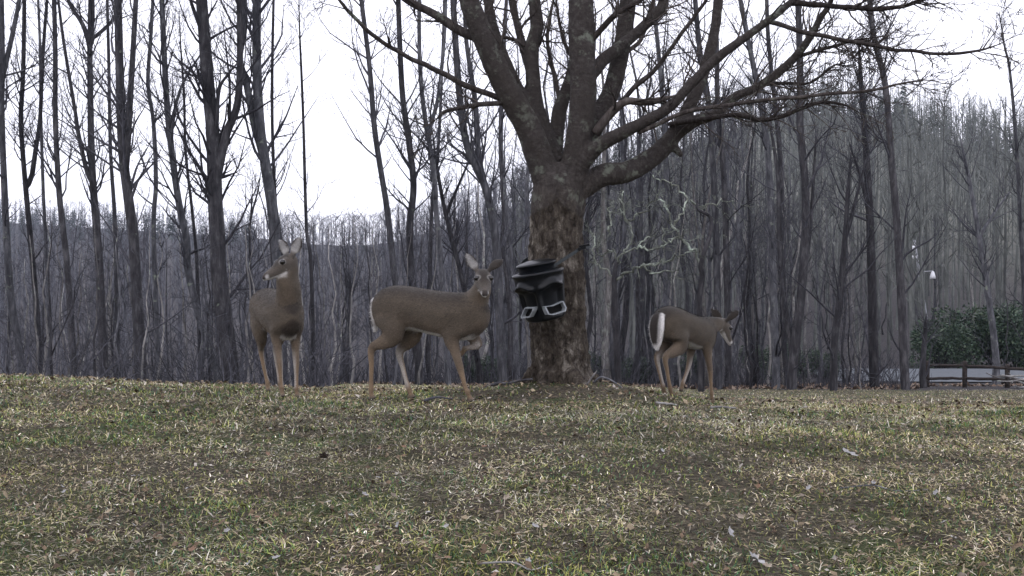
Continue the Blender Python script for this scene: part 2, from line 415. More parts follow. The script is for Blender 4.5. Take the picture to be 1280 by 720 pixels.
def bark_tube(mb, pts, rad, sides, rng, amp=.06):
    pts = np.asarray(pts, float); n = len(pts); k = mb.n
    mb.tube(pts, rad, sides, cap=True)
    V = mb.V[-1]; c = np.repeat(pts, sides, 0); a = V[:n * sides] - c
    f = 1 + amp * fbm(np.concatenate([V[:n * sides, :2] * 6, V[:n * sides, 2:] * 2], 1) + rng.uniform(0, 50), 2)
    V[:n * sides] = c + a * f[:, None]

ZONE = [(95, 'past the leaning grey edge tree'), (225, 'past the dark split-crowned tree'), (300, 'behind the thick forked tree'), (400, 'behind the alert deer'),
        (468, 'in the gap between two deer'), (610, 'behind the sideways deer'), (735, 'behind the big feeder tree'), (805, 'behind the crooked lichen tree'),
        (925, 'behind the walking deer'), (1040, 'around the three-stemmed clump'), (1150, 'past the leaning tree on the lawn edge'), (9999, 'beyond the fence and road')]
def zone(px): return next(z for lim, z in ZONE if px < lim)
# forest trees traced from where they stand: (distance, width px, material, [main polyline], [[fork polyline, width px]...], label, group)
G_L = ('tall slender bare tree in the wood beyond the mown rise', 'slender trees beyond the rise')
G_R = ('tall bare grey tree in the thick wood behind the far lawn', 'tall trees behind the far lawn')
TR = [
 (27, 11, 'bark_grey', [(1,-40),(3,75),(2,125),(4,200),(12,355),(27,462)], [([(6,85),(16,40),(26,-10),(34,-60)],6)], 'leaning grey bare tree with one steep fork at the edge of the wood', None),
 (29, 9, 'bark_dark', [(31,-50),(29,83),(26,146),(29,200),(37,290),(43,355),(50,462)], [([(39,225),(44,190),(50,146),(54,62),(61,-30)],6)], 'thin dark tree forking low into two near-vertical stems', None),
 (26, 10, 'bark_dark', [(66,-50),(69,62),(69,146),(73,230),(79,290),(84,336),(92,462)], [], *G_L),
 (31, 6, 'bark_grey', [(46,-40),(50,60),(51,140),(54,240),(58,320),(62,462)], [], *G_L),
 (28, 14, 'bark_dark', [(112,40),(113,125),(115,208),(121,290),(124,330),(130,462)], [([(113,60),(103,30),(86,2),(76,-40)],6),([(112,55),(116,20),(114,-40)],6),([(113,50),(128,38),(142,22),(160,-20)],5),([(116,230),(108,212),(98,167),(94,140),(81,62),(74,10)],6)], 'dark bare tree whose crown splits into several thin rising stems', None),
 (33, 7, 'bark_grey', [(133,-40),(136,83),(138,188),(144,290),(147,462)], [], *G_L),
 (25, 17, 'bark_dark', [(146,-60),(150,104),(154,196),(166,290),(169,336),(176,466)], [([(157,205),(160,167),(165,83),(172,-40)],9)], 'sturdy dark tree splitting at mid height into two close trunks', None),
 (30, 8, 'bark_grey', [(193,-40),(189,40),(185,104),(192,154),(195,230),(192,290),(198,462)], [([(190,152),(200,146),(206,138)],4)], 'slim grey tree with a kinked elbow half way up its stem', None),
 (27, 12, 'bark_grey', [(200,-60),(206,83),(212,167),(223,250),(233,300),(235,336),(249,395),(272,468)], [([(213,175),(224,115),(246,75),(258,60)],4)], 'grey tree leaning away with a long curved sweep in its trunk', None),
 (32, 6, 'bark_dark', [(226,60),(230,120),(232,190),(240,262),(246,330),(250,462)], [], *G_L),
 (24, 25, 'bark_dark', [(246,-90),(252,0),(260,104),(266,167),(269,250),(272,300),(273,336),(280,395),(288,468)], [([(272,215),(283,167),(297,128),(300,62),(298,-40)],11),([(271,160),(274,112),(286,92),(297,78)],5)], 'thick dark forest tree with a heavy fork and broad furrowed trunk', None),
 (25, 18, 'bark_grey', [(319,-90),(321,0),(321,83),(326,167),(339,250),(344,300),(347,380),(352,470)], [([(325,178),(319,160),(308,104),(300,72),(306,30),(304,-50)],10)], 'stout grey tree rising behind the alert deer that faces the camera', None),
 (29, 6, 'bark_dark', [(343,-50),(340,125),(344,250),(350,300),(356,466)], [], *G_L),
 (26, 6, 'bark_dark', [(375,50),(379,146),(383,283),(388,320),(391,400),(392,464)], [], 'solitary thin straight tree standing alone against the open sky', None),
 (31, 5, 'bark_dark', [(316,225),(314,262),(312,300),(314,380),(316,466)], [([(315,265),(322,240),(326,215)],3)], *G_L),
 (24, 10, 'bark_grey', [(448,-60),(452,0),(462,83),(469,167),(484,262),(492,333),(500,400),(506,470)], [], 'leaning grey tree rising from behind the back of the sideways deer', None),
 (27, 11, 'bark_dark', [(496,-60),(502,104),(511,175),(517,233),(512,283),(514,337),(520,400),(524,470)], [], *G_L),
 (28, 9, 'bark_grey', [(524,-40),(525,83),(533,158),(542,208),(545,260),(550,310),(554,360),(560,470)], [([(545,235),(537,170),(548,120),(556,40),(558,-30)],6)], *G_L),
 (30, 9, 'bark_dark', [(540,160),(546,208),(556,262),(568,310),(577,346),(590,410),(600,470)], [([(560,262),(576,225),(590,190),(598,150)],4)], *G_L),
 (25, 13, 'bark_grey', [(563,-60),(573,104),(583,179),(600,217),(611,250),(620,304),(624,380),(628,470)], [([(603,222),(598,187),(594,125),(583,50),(580,-40)],8)], 'twin-stemmed grey tree just beside the feeder tree trunk', None),
 (30, 9, 'bark_grey', [(634,-20),(628,100),(626,190),(632,260),(640,340),(646,470)], [], *G_L),
 (33, 6, 'bark_dark', [(556,-20),(552,100),(548,180)  ,(540,260),(538,340),(536,470)], [], *G_L),
 (30, 9, 'bark_grey', [(812,-40),(818,13),(827,109),(832,200),(836,300),(838,470)], [], *G_R),
 (28, 11, 'bark_grey', [(866,-50),(869,0),(875,65),(886,131),(892,220),(896,330),(898,470)], [], *G_R),
 (31, 10, 'bark_dark', [(894,-50),(896,65),(897,131),(905,230),(908,330),(910,470)], [], *G_R),
 (29, 11, 'bark_grey', [(920,-30),(934,44),(947,109),(958,175),(963,245),(966,340),(970,470)], [], *G_R),
 (32, 9, 'bark_dark', [(958,-30),(960,44),(969,131),(976,210),(978,320),(980,470)], [], *G_R),
 (27, 13, 'bark_dark', [(996,-40),(1000,79),(1000,153),(1007,245),(1004,340),(990,468)], [([(992,440),(980,380),(974,290),(972,220),(962,150)],9),([(993,445),(998,380),(1010,310),(1016,240),(1020,170)],8)], 'clump-forming dark tree with three stems from one base', None),
 (27.5, 12, 'bark_dark', [(1086,-20),(1092,44),(1107,109),(1114,197),(1120,265),(1126,360),(1131,470)], [], 'dark trunk standing tallest against the hill above the roadside', None),
 (25, 11, 'bark_dark', [(1064,190),(1060,240),(1057,287),(1050,370),(1043,430),(1042,484)], [([(1056,300),(1072,240),(1082,200)],5)], 'dark leaning tree standing out on the edge of the mown lawn', None),
 (29, 14, 'bark_dark', [(1076,100),(1082,180),(1087,265),(1090,360),(1093,474)], [([(1088,280),(1078,230),(1062,180)],6)], *G_R),
 (31, 10, 'bark_dark', [(1158,392),(1156,420),(1154,445),(1153,470)], [], 'dark broken snag at the end post of the rail fence', None),
 (34, 7, 'bark_grey', [(1256,60),(1262,87),(1270,175),(1276,290),(1282,400),(1284,470)], [], 'thin grey tree above the evergreen bush at the road', None),
 (36, 10, 'bark_grey', [(1200,170),(1214,240),(1226,310),(1236,375),(1244,440)], [([(1222,300),(1240,270),(1262,240)],5)], 'bent grey tree leaning over the dark evergreen bush', None),
 (33, 6, 'bark_dark', [(436,330),(438,360),(437,400),(434,466)], [], 'short dark broken snag standing among the trees', None),
 (25, 4.5, 'bark_pale', [(652,330),(655,380),(660,430),(662,472)], [], 'pale thin leaning sapling beside the feeder tree base', None),
 (24, 4, 'bark_pale', [(668,340),(664,400),(665,440),(667,475)], [], 'pale upright sapling half hidden by the feeder tree trunk', None),
]
def ext(pts, k):
    """carry a stem on above the frame"""
    d = unit(pts[0] - pts[1]); d = unit(d + np.array([0, 0, .4]))
    return np.concatenate([[pts[0] + d * k], [pts[0] + d * k * .5], pts])
def px_path(pl, d, rng):
    pts = np.array([P(x, y, d) for x, y in pl]); n = len(pts)
    pts[:, 1] += np.cumsum(rng.normal(0, .12, n)) * .6
    s = pts[:, 1:2] / d; c = np.array([0, 0, CAMZ])        # keep the bearing at the changed distance
    q = c + (pts - c) * 1.0; q[:, 0] *= s[:, 0]; q[:, 2] = CAMZ + (pts[:, 2] - CAMZ) * s[:, 0]
    return q
def forest_tree(row, seed):
    d, wpx, mk, main, forks, label, group = row
    rng = np.random.default_rng(seed)
    wpx = wpx * .84; r0 = wpx / 2 / F * d
    snag = 'snag' in label or 'sapling' in label
    pts = px_path(main, d, rng)
    base = pts[-1].copy(); gx, gy = base[0], base[1]; gz = tq(gx, gy)
    if base[2] > gz: pts = np.concatenate([pts, [[gx + rng.normal(0, .03), gy, gz - .25]]])
    else: pts[-1, 2] = gz - .2
    if not snag and main[0][1] < 130: pts = ext(pts, 3.0 if main[0][1] < 20 else 1.2)
    sp = cat_rom(pts, 5)[::-1]                              # from the ground up
    hgt = sp[:, 2]; t = (hgt - hgt[0]) / (hgt[-1] - hgt[0])
    rad = r0 * (1.12 - .62 * np.clip(t, 0, 1)) * np.where(t > .85, 1 - (t - .85) / .15 * .6, 1)
    if not snag: rad[0] *= 1.5; rad[1] *= 1.2
    if label in (G_L[0], G_R[0]):
        label = 'tall %s tree of the near rank %s' % ({'bark_dark': 'dark slender', 'bark_grey': 'grey slender'}[mk], zone(main[-1][0])); group = label + 's'
    root = empty('bare_tree', (gx, gy, gz)); off = np.array([gx, gy, gz])
    tag(root, label, 'tree', group)
    mb = MB(); bark_tube(mb, sp - off, rad, 10 if wpx > 9 else 7, rng)
    cr = MB(); stems = [(sp, rad, .42 if not snag else .6)]
    for pl, fw in forks:
        q = px_path(pl, d, rng)
        if q[0][2] > q[-1][2]: q = q[::-1]
        q = q[::-1]
        if pl[-1][1] < 20 or pl[0][1] < 20: q = ext(q, 2.0)
        q = cat_rom(q, 5)[::-1]
        dist = np.linalg.norm(sp - q[0], axis=1).min()
        j = int(np.argmin(np.abs(sp[:, 2] - (q[0][2] - max(.3, 1.6 * dist))))); q = np.concatenate([[sp[j], sp[j] * .45 + q[0] * .55], q[1:]])
        fr = fw / 2 / F * d * (1.1 - .75 * np.linspace(0, 1, len(q)))
        bark_tube(mb, q - off, fr, 7, rng); stems.append((q, fr, .2))
    mb.build('trunk', M[mk], root)
    for (q, fr, t0) in stems:
        nb = int(len(q) * (.55 if snag else 1.0)) if t0 > .3 else int(len(q) * .6)
        for j in range(nb):
            tt = rng.uniform(t0, .99) if rng.random() < .8 else rng.uniform(.12, .99); pp, dd, ii, ff = path_at(q, tt)
            rr = np.clip(fr[ii] * rng.uniform(.18, .42), .007, .045)
            L = rng.uniform(.9, 2.9) * (1.15 - .5 * tt) * (1 if wpx > 8 else .75) * (.45 if snag else 1)
            branch(cr, pp - off, side_dir(dd, rng.uniform(.5, 1.05), rng), L, rr, 1, rng, up=.13, wander=.14, kids=(0, 5, 3), rmin=.0045)
    if cr.n or cr.lazy: cr.build('crown', M['twig'], root)
    return root
for k, row in enumerate(TR): forest_tree(row, 100 + k)

# ------------------------------------------------------------------ the thick of the wood: look-alike trees
def wood_variant(seed, H, r, nb, kids, gn=.03, fork=False, sap=False):
    rng = np.random.default_rng(seed); n = 11
    dz = np.linspace(0, 1, n)
    x = np.cumsum(rng.normal(0, gn, n)) * H * .25; y = np.cumsum(rng.normal(0, gn, n)) * H * .25
    pts = np.stack([x - x[0], y - y[0], dz * H - .3], 1); rad = r * (1.1 - .92 * dz); rad[0] *= 1.35
    mb = MB(); bark_tube(mb, pts, rad, 8, rng); cr = MB()
    stems = [(pts, rad)]
    if fork:
        j = int(rng.integers(3, 6)); q = [pts[j]]; dd = side_dir(np.array([0, 0, 1.]), .4, rng)
        for i in range(6): dd = unit(dd + np.array([0, 0, .22]) + rng.normal(0, .05, 3)); q.append(q[-1] + dd * H * .09)
        q = np.array(q); fr = rad[j] * .7 * (1 - .85 * np.linspace(0, 1, 7)); bark_tube(mb, q, fr, 6, rng); stems.append((q, fr))
    for q, fr in stems:
        for j in range(nb):
            t = rng.uniform(.18 if sap else .3, 1.0); pp, dd, ii, ff = path_at(q, t)
            L = H * rng.uniform(.1, .22) * (1.2 - .6 * t)
            branch(cr, pp, side_dir(dd, rng.uniform(.55, 1.15), rng), L, np.clip(fr[ii] * .35, .006, .05), 1, rng, up=.1, wander=.15, kids=(0,) + kids, rmin=.0055 if not sap else .004)
    return mb.mesh('trunk'), cr.mesh('crown'), H
VAR = [wood_variant(500 + i, [14, 15, 12, 16, 13, 11, 15, 12][i], [.13, .09, .08, .15, .085, .07, .11, .1][i], 15, (5, 3), .03 + .012 * (i % 3), i % 3 == 1) for i in range(8)]
SAP = [wood_variant(600 + i, [4.5, 5.5, 3.5, 6, 4][i], [.028, .04, .022, .045, .032][i], 14, (5, 2), .05, i == 3, True) for i in range(5)]
for tm, cm, _ in VAR + SAP: cm.materials.append(M['twig'])
BM = {}
def vmesh(tm, mk):
    k = (tm.name, mk)
    if k not in BM:
        c = tm.copy(); c.materials.clear(); c.materials.append(M[mk]); BM[k] = c
    return BM[k]
rf = np.random.default_rng(77)
def top_row(px):
    return float(np.interp(px, [-100, 300, 470, 560, 620, 700, 860, 940, 1000, 1100, 1300], [262, 272, 276, 240, 60, -80, -20, 90, 190, 235, 250]))
def place(var, px, d, H, mk, label, group, name='bare_tree'):
    tm, cm, h0 = var
    x = (px - 640) / F * d; z = tq(x, d)
    root = empty(name, (x, d, z), rf.uniform(0, 6.28)); s = H / h0
    root.scale = (s * rf.uniform(.9, 1.15),) * 2 + (s,)
    root.rotation_euler[0] = rf.normal(0, .025); root.rotation_euler[1] = rf.normal(0, .03)
    obj('trunk', vmesh(tm, mk), None, root); obj('crown', cm, None, root)
    tag(root, label, 'tree', group)
def free(px, d):
    x = (px - 640) / F * d
    return not ((x > 8 and 37.0 < d < 47.5) or (px > 1138 and d < 48))     # keep the road and the fence clear
NM = {'bark_dark': 'dark', 'bark_grey': 'grey', 'bark_pale': 'pale'}
cnt = 0
while cnt < 142:
    px = rf.uniform(-70, 640) if cnt < 58 else rf.uniform(620, 1350)
    d = 24 + 46 * rf.random() ** 1.1
    if px > 640: d = max(d, 28.5 + 3 * rf.random())
    if not free(px, d): continue
    x = (px - 640) / F * d; z = tq(x, d)
    H = min(CAMZ + (HOR - (top_row(px) + rf.uniform(0, 110))) / F * d - z, rf.uniform(13, 19))
    if H < 3.2: H = 3.2 + rf.random()
    mk = ['bark_dark', 'bark_grey', 'bark_pale'][rf.choice(3, p=[.40, .42, .18])]
    big = H > 7; vi = int(rf.integers(0, len(VAR))) if big else int(rf.integers(0, 9)); var = VAR[vi] if big else (SAP + VAR[2:6])[vi]
    look = ('forked ' if big and vi % 3 == 1 else '') + ('tall ' if H > 11 else 'short ' if H < 6 else '')
    row = 'near the wood edge ' if d < 36 else 'deep in the wood '
    place(var, px, d, H, mk, look + NM[mk] + ' tree ' + row + zone(px), look + NM[mk] + ' trees, ' + row + zone(px)); cnt += 1
cnt = 0
while cnt < 115:
    px = rf.uniform(-60, 1340); d = rf.uniform(28, 42) if px > 520 else rf.uniform(20, 36)
    if not free(px, d): continue
    mk = ['bark_dark', 'bark_grey', 'bark_pale'][rf.choice(3, p=[.2, .3, .5])]
    H = rf.uniform(2.6, 7.5) + (1.5 if px < 450 else 0)
    if px < 600: x = (px - 640) / F * d; H = max(2.2, min(H, CAMZ + (HOR - 262) / F * d - tq(x, d)))
    look = 'whippy ' if H < 3.6 else 'thin '
    place(SAP[rf.integers(0, len(SAP))], px, d, H, mk, look + NM[mk] + ' leafless sapling ' + zone(px), look + NM[mk] + ' saplings ' + zone(px), 'sapling'); cnt += 1

# ------------------------------------------------------------------ far wooded slopes: one mass
def far_template(seed, H, nb, ntw, conifer=False):
    rng = np.random.default_rng(seed); mb = MB()
    z = np.linspace(-.5, H, 5); q = np.stack([np.cumsum(rng.normal(0, .12, 5)), np.cumsum(rng.normal(0, .12, 5)), z], 1)
    mb.tube(q, .095 * (1.1 - np.linspace(0, 1, 5) * .85), 4, cap=False)
    for j in range(nb):
        t = rng.uniform(.3, 1); p, dd, _, _ = path_at(q, t)
        L = H * rng.uniform(.1, .24) * (1.2 - .6 * t); d0 = side_dir(dd, rng.uniform(.4, 1.0), rng)
        p1 = p + d0 * L * .5; p2 = p1 + unit(d0 + np.array([0, 0, .5])) * L * .5
        mb.tube([p, p1, p2], [.04, .028, .014], 3, cap=False)
        for k in range(ntw):
            a, _, _, _ = path_at(np.array([p, p1, p2]), rng.uniform(.15, 1)); e = a + unit(unit(p2 - p) + rng.normal(0, .6, 3) + np.array([0, 0, .25])) * rng.uniform(.4, 1.3)
            w_ = np.cross(e - a, rng.normal(0, 1, 3)); w_ = unit(w_) * .02
            mb.add([a - w_, a + w_, e], None, [[0, 1, 2]])
    return np.concatenate(mb.V), np.concatenate(mb.Q), np.concatenate(mb.T)
def far_wood(name, n, seed, dmin, temps, m, label, pxlo=-120, pxhi=1400, pick=None, hs=(.75, 1.15), sel=None):
    rng = np.random.default_rng(seed); Vs = []; Qs = []; Ts = []; o = 0
    c = 0
    while c < n:
        px = rng.uniform(pxlo, pxhi)
        dr, _ = ridge(px); t = rng.random() ** .8
        if sel: t = sel(rng)
        d = dmin + (float(dr) + 12 - dmin) * t
        if (px < 560 and d < 66) or (pick and not pick(px, d, rng)): continue
        x = (px - 640) / F * d; z = tq(x, d)
        V, Q, T = temps[rng.integers(0, len(temps))]; a = rng.uniform(0, 6.28); s = rng.uniform(*hs)
        zt = z + V[:, 2].max() * s; lim = CAMZ + (HOR - float(np.interp(px, PXR, PYR)) - 4) / F * d + 2
        if zt > lim: s *= max(.35, (lim - z) / (zt - z))
        Rm = np.array([[math.cos(a), -math.sin(a), 0], [math.sin(a), math.cos(a), 0], [rng.normal(0, .03), rng.normal(0, .03), 1]])
        Vs.append((V @ Rm.T) * s + np.array([x, d, z]))
        if len(Q): Qs.append(Q + o)
        if len(T): Ts.append(T + o)
        o += len(V); c += 1
    return tag(obj(name, mesh_np(name, np.concatenate(Vs), np.concatenate(Qs) if Qs else None, np.concatenate(Ts) if Ts else None, None, False), m), label, 'wood', kind='stuff')
FT = [far_template(700 + i, [12, 13, 14, 11, 15, 13][i], 9, 6) for i in range(6)]
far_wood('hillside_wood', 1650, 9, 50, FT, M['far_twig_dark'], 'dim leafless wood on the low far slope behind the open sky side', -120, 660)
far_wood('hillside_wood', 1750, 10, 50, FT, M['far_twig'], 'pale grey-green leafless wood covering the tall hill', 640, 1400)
def conifer_template(seed, H):
    rng = np.random.default_rng(seed); mb = MB(); mb.tube([[0, 0, -.4], [0, 0, H]], [.14, .03], 4, cap=False)
    for k in range(110):
        t = rng.random() ** .8; z = H * (.14 + .86 * t); L = (1 - t) * H * .2 + .25; a = rng.uniform(0, 6.28)
        e = np.array([math.cos(a) * L, math.sin(a) * L, -.25 * L]); s = np.array([-math.sin(a), math.cos(a), 0]) * (.2 + .15 * L)
        mb.add([[0, 0, z], e + [0, 0, z] + s, e * 1.15 + [0, 0, z - .1], e + [0, 0, z] - s], None, [[0, 1, 2], [0, 2, 3]])
    return np.concatenate(mb.V), np.concatenate(mb.Q), np.concatenate(mb.T)
M['conifer'] = plain('conifer_needles', (.02, .035, .025), (.06, .085, .06), 2.0, .9, .1, 0)
far_wood('hillside_conifers', 190, 19, 120, [conifer_template(800 + i, [9, 11, 8][i]) for i in range(3)], M['conifer'],
         'dark conifers scattered along the far ridge', pick=lambda px, d, r: (px < 330 and r.random() < .9) or (px > 900 and r.random() < .5) or r.random() < .06,
         hs=(.7, 1.1), sel=lambda r: 1 - .35 * r.random() ** 1.5)

# underbrush: a tangle of stems along the wood edge
def underbrush():
    rng = np.random.default_rng(33); mb = MB()
    for k in range(5200):
        px = rng.uniform(-80, 1360); d = rng.uniform(27.2, 46) if px > 420 else rng.uniform(17, 40)
        if not free(px, d): continue
        x = (px - 640) / F * d; z = tq(x, d)
        h = rng.uniform(.3, 1.5) * (1.6 if px < 420 else 1); p = np.array([x, d, z - .03]); l = unit(rng.normal(0, .45, 3) * [1, 1, 0] + [0, 0, 1])
        p1 = p + l * h * .5; p2 = p1 + unit(l + rng.normal(0, .5, 3)) * h * .5; p3 = p2 + unit(l + rng.normal(0, .8, 3)) * h * .3
        mb.thin([p, p1, p2, p3], np.array([.012, .010, .007, .004]) * rng.uniform(.5, 1.1), 3)
    return mb.mesh('underbrush', False)
tag(obj('underbrush', underbrush(), M['twig']), 'low tangle of bare brown stems along the edge of the wood', 'underbrush', kind='stuff')
def fallen_litter():
    rng = np.random.default_rng(34); n = 16000
    px = rng.uniform(-60, 1360, n); y = rng.uniform(27.6, 44, n); x = (px - 640) / F * y; k = ~((x > 8) & (y > 37) & (y < 47.5)) & ~((px > 1150) & (y < 34)); x, y = x[k], y[k]; n = len(x)
    z = terr(x, y) + rng.uniform(.0, .04, n); sz = rng.uniform(.04, .12, n); az = rng.uniform(0, 6.28, n)
    a = np.stack([np.cos(az), np.sin(az), rng.normal(0, .5, n)], 1) * sz[:, None]; b_ = np.stack([-np.sin(az), np.cos(az), rng.normal(0, .5, n)], 1) * sz[:, None] * .6
    p = np.stack([x, y, z], 1); V = np.stack([p - a, p - b_, p + a, p + b_], 1).reshape(-1, 3)
    pal = np.array([(.13, .09, .065), (.18, .13, .095), (.08, .058, .045), (.25, .195, .15)])
    return mesh_np('fallen_leaves', V, np.arange(n)[:, None] * 4 + np.arange(4)[None], None, np.repeat(pal[rng.integers(0, 4, n)] * rng.uniform(.7, 1.3, (n, 1)), 4, 0), False)
tag(obj('fallen_leaves', fallen_litter(), M['leaf']), 'brown fallen leaves carpeting the floor of the wood', 'leaves', kind='stuff')

# ------------------------------------------------------------------ the feeder tree
def remeshed(me, vox, smooth_it, fac=.5):
    o = bpy.data.objects.new('tmp', me); C.objects.link(o)
    md = o.modifiers.new('r', 'REMESH'); md.mode = 'VOXEL'; md.voxel_size = vox; md.adaptivity = 0
    if smooth_it:
        ms = o.modifiers.new('s', 'SMOOTH'); ms.iterations = smooth_it; ms.factor = fac
    dg = bpy.context.evaluated_depsgraph_get(); dg.update()
    r = bpy.data.meshes.new_from_object(o.evaluated_get(dg))
    bpy.data.objects.remove(o); return r
def vget(me):
    a = np.empty(len(me.vertices) * 3, np.float32); me.vertices.foreach_get('co', a); return a.reshape(-1, 3).astype(float)
def nget(me):
    a = np.empty(len(me.vertices) * 3, np.float32); me.vertices.foreach_get('normal', a); return a.reshape(-1, 3).astype(float)
D0 = TREE[1]
LIMB = [  # (px, py, depth offset, radius px)
 [(690,248,0,18),(678,208,-.04,18),(660,160,-.1,16.5),(635,115,-.18,15.5),(614,70,-.24,15),(594,21,-.3,13.5),(587,0,-.32,13),(574,-70,-.38,11),(556,-150,-.42,7),(546,-230,-.4,2.5)],
 [(684,180,.1,10),(664,140,.16,10),(649,118,.2,9),(632,80,.28,8),(618,40,.34,7),(610,0,.4,6),(604,-70,.45,3)],
 [(694,205,.1,13),(676,153,.16,11),(668,115,.2,9.5),(665,62,.26,9),(671,35,.28,8.5),(668,0,.3,8),(661,-80,.3,6),(655,-160,.3,2.5)],
 [(664,92,.24,6.5),(653,55,.34,5.5),(645,25,.4,5),(640,0,.44,5),(630,-70,.5,2.5)],
 [(694,190,.2,10),(699,140,.3,9),(711,106,.38,8.5),(722,60,.42,8),(730,10,.45,7),(738,-70,.5,3)],
 [(710,245,-.03,20),(719,200,-.08,17.5),(726,156,-.1,16.5),(729,104,-.1,17),(727,52,-.1,17),(726,0,-.1,16),(722,-80,-.1,13),(716,-170,-.05,8),(712,-260,0,2.5)],
 [(722,212,.15,14),(746,149,.25,12.5),(764,115,.3,11.5),(774,76,.34,11),(781,35,.38,10.5),(785,0,.4,10),(792,-80,.45,7),(800,-170,.5,2.5)],
 [(734,100,.02,9),(753,76,.1,8.5),(771,62,.14,8),(799,38,.2,7.2),(823,14,.24,6.8),(830,0,.26,6.4),(845,-60,.3,4),(862,-130,.3,2)],
 [(722,212,-.1,12),(746,184,-.2,9.2),(786,162,-.3,8),(834,136,-.4,7.3),(864,105,-.46,6.8),(895,74,-.52,6.3),(930,48,-.58,5.6),(965,22,-.62,5),(987,4,-.64,4.6),(1004,-14,-.66,3.6),(1040,-60,-.7,2)],
 [(706,244,.02,19),(735,230,.0,15),(755,219,0,14.5),(786,214,.02,13.5),(821,192,.06,12.2),(847,162,.1,10),(862,132,.14,8.5),(880,90,.2,7.4),(893,40,.26,6.6),(898,0,.3,6),(906,-70,.35,2.5)],
 [(848,164,.08,9),(870,151,0,7.5),(895,142,-.08,6.6),(917,122,-.14,6),(947,109,-.2,5.7),(982,83,-.26,5.5),(1009,52,-.3,5),(1026,22,-.32,4.6),(1039,0,-.34,4),(1056,-60,-.36,2)],
 [(838,176,.08,5),(848,190,.05,4.4),(853,195,.03,3.6)],
]
TRUNK = [(702,520,0,54),(701,492,0,45),(700,474,0,38.5),(699,440,0,34.5),(697,380,0,33.5),(696,320,0,33),(697,280,0,33),(698,250,0,34),(700,226,0,30),(702,205,0,18)]
def to_w(L):
    q = np.array([list(P(x, y, D0 + dd)) + [r / F * (D0 + dd)] for x, y, dd, r in L]); return q
tb = MB(); SRC = []; INF = []
def add_limb(L, sides, istr):
    q = cat_rom(to_w(L), 8); p, r = q[:, :3], np.maximum(q[:, 3], .006)
    al = np.concatenate([[0], np.cumsum(np.linalg.norm(np.diff(p, axis=0), axis=1))])
    tb.tube(p, r, sides)
    SRC.append(p); INF.append(np.stack([al + len(SRC) * 3.1, np.full(len(p), float(istr)), r], 1))
add_limb(TRUNK, 28, 1)
for L in LIMB: add_limb(L, 14, 0)
for a, ln in ((.2, .75), (1.3, .5), (2.5, .6), (3.5, .7), (4.3, .8), (5.2, .9), (5.9, .55)):   # root flare
    dx, dy = math.cos(a), math.sin(a); q = []
    for t in np.linspace(0, 1, 7):
        rr = .16 + (ln * .62 - .1) * t; x, y = TREE[0] + dx * rr, TREE[1] + dy * rr
        q.append([x, y, tz(x, y) + .17 * (1 - t) ** 2 - .10 * t])
    tb.tube(np.array(q), np.linspace(.085, .03, 7), 8)
    SRC.append(np.array(q)); INF.append(np.stack([np.linspace(0, 1, 7), np.ones(7), np.full(7, .05)], 1))
me = remeshed(tb.mesh('trunk'), .0155, 5)
V = vget(me); N = nget(me); S_ = np.concatenate(SRC); I_ = np.concatenate(INF)
kd = kdtree.KDTree(len(S_))
for i_, p_ in enumerate(S_): kd.insert(p_, i_)
kd.balance()
near = np.array([kd.find(v)[1] for v in V]); info = I_[near]
tr = info[:, 1] * sstep(3.05, 2.2, 0 * V[:, 2] + V[:, 2]) if False else np.clip((1.95 - V[:, 2]) / .25, 0, 1) * np.maximum(info[:, 1], .3)
fur = fbm(np.stack([V[:, 0] * 16, V[:, 1] * 16, V[:, 2] * 4.5], 1), 3); fl = fbm(V * np.array([26, 26, 17]), 2); lump = fbm(V * 3.5, 2)
disp = tr * (.034 * fur + .022 * fl + .015 * lump) + (1 - tr) * (.010 * lump + .006 * fl) * np.clip(info[:, 2] / .08, .25, 1)
V = V + N * disp[:, None]
me.vertices.foreach_set('co', V.astype(np.float32).ravel()); me.update()
a = me.color_attributes.new('Col', 'FLOAT_COLOR', 'POINT')
a.data.foreach_set('color', np.stack([info[:, 0], tr, np.clip(fur * .5 + .5, 0, 1), np.ones(len(V))], 1).astype(np.float32).ravel())
me.polygons.foreach_set('use_smooth', np.ones(len(me.polygons), bool))
m, nt, b = mat('cherry_bark', .93, .12)
at_ = nt.nodes.new('ShaderNodeAttribute'); at_.attribute_name = 'Col'
sp_ = nt.nodes.new('ShaderNodeSeparateColor'); nt.links.new(at_.outputs['Color'], sp_.inputs[0])
co = coords(nt)
f0 = noise(nt, mapping(nt, co, (1, 1, .4)), 15, 8, .78, .1)
vo = nt.nodes.new('ShaderNodeTexVoronoi'); vo.feature = 'DISTANCE_TO_EDGE'; vo.inputs['Scale'].default_value = 17
wob = nt.nodes.new('ShaderNodeVectorMath'); wob.operation = 'ADD'; nz_ = nt.nodes.new('ShaderNodeTexNoise'); nz_.inputs['Scale'].default_value = 9; nz_.inputs['Detail'].default_value = 4
nt.links.new(co, nz_.inputs['Vector']); sc_ = nt.nodes.new('ShaderNodeVectorMath'); sc_.operation = 'SCALE'; sc_.inputs['Scale'].default_value = .11
nt.links.new(nz_.outputs['Color'], sc_.inputs[0]); nt.links.new(mapping(nt, co, (1, 1, .42)), wob.inputs[0]); nt.links.new(sc_.outputs[0], wob.inputs[1]); nt.links.new(wob.outputs[0], vo.inputs['Vector'])
crk = nt.nodes.new('ShaderNodeMapRange'); crk.inputs['From Max'].default_value = .16; crk.inputs['To Min'].default_value = -.07; crk.inputs['To Max'].default_value = .02; nt.links.new(vo.outputs['Distance'], crk.inputs['Value'])
f1n = nt.nodes.new('ShaderNodeMath'); f1n.operation = 'ADD'; nt.links.new(f0, f1n.inputs[0]); nt.links.new(crk.outputs[0], f1n.inputs[1]); f1 = f1n.outputs[0]
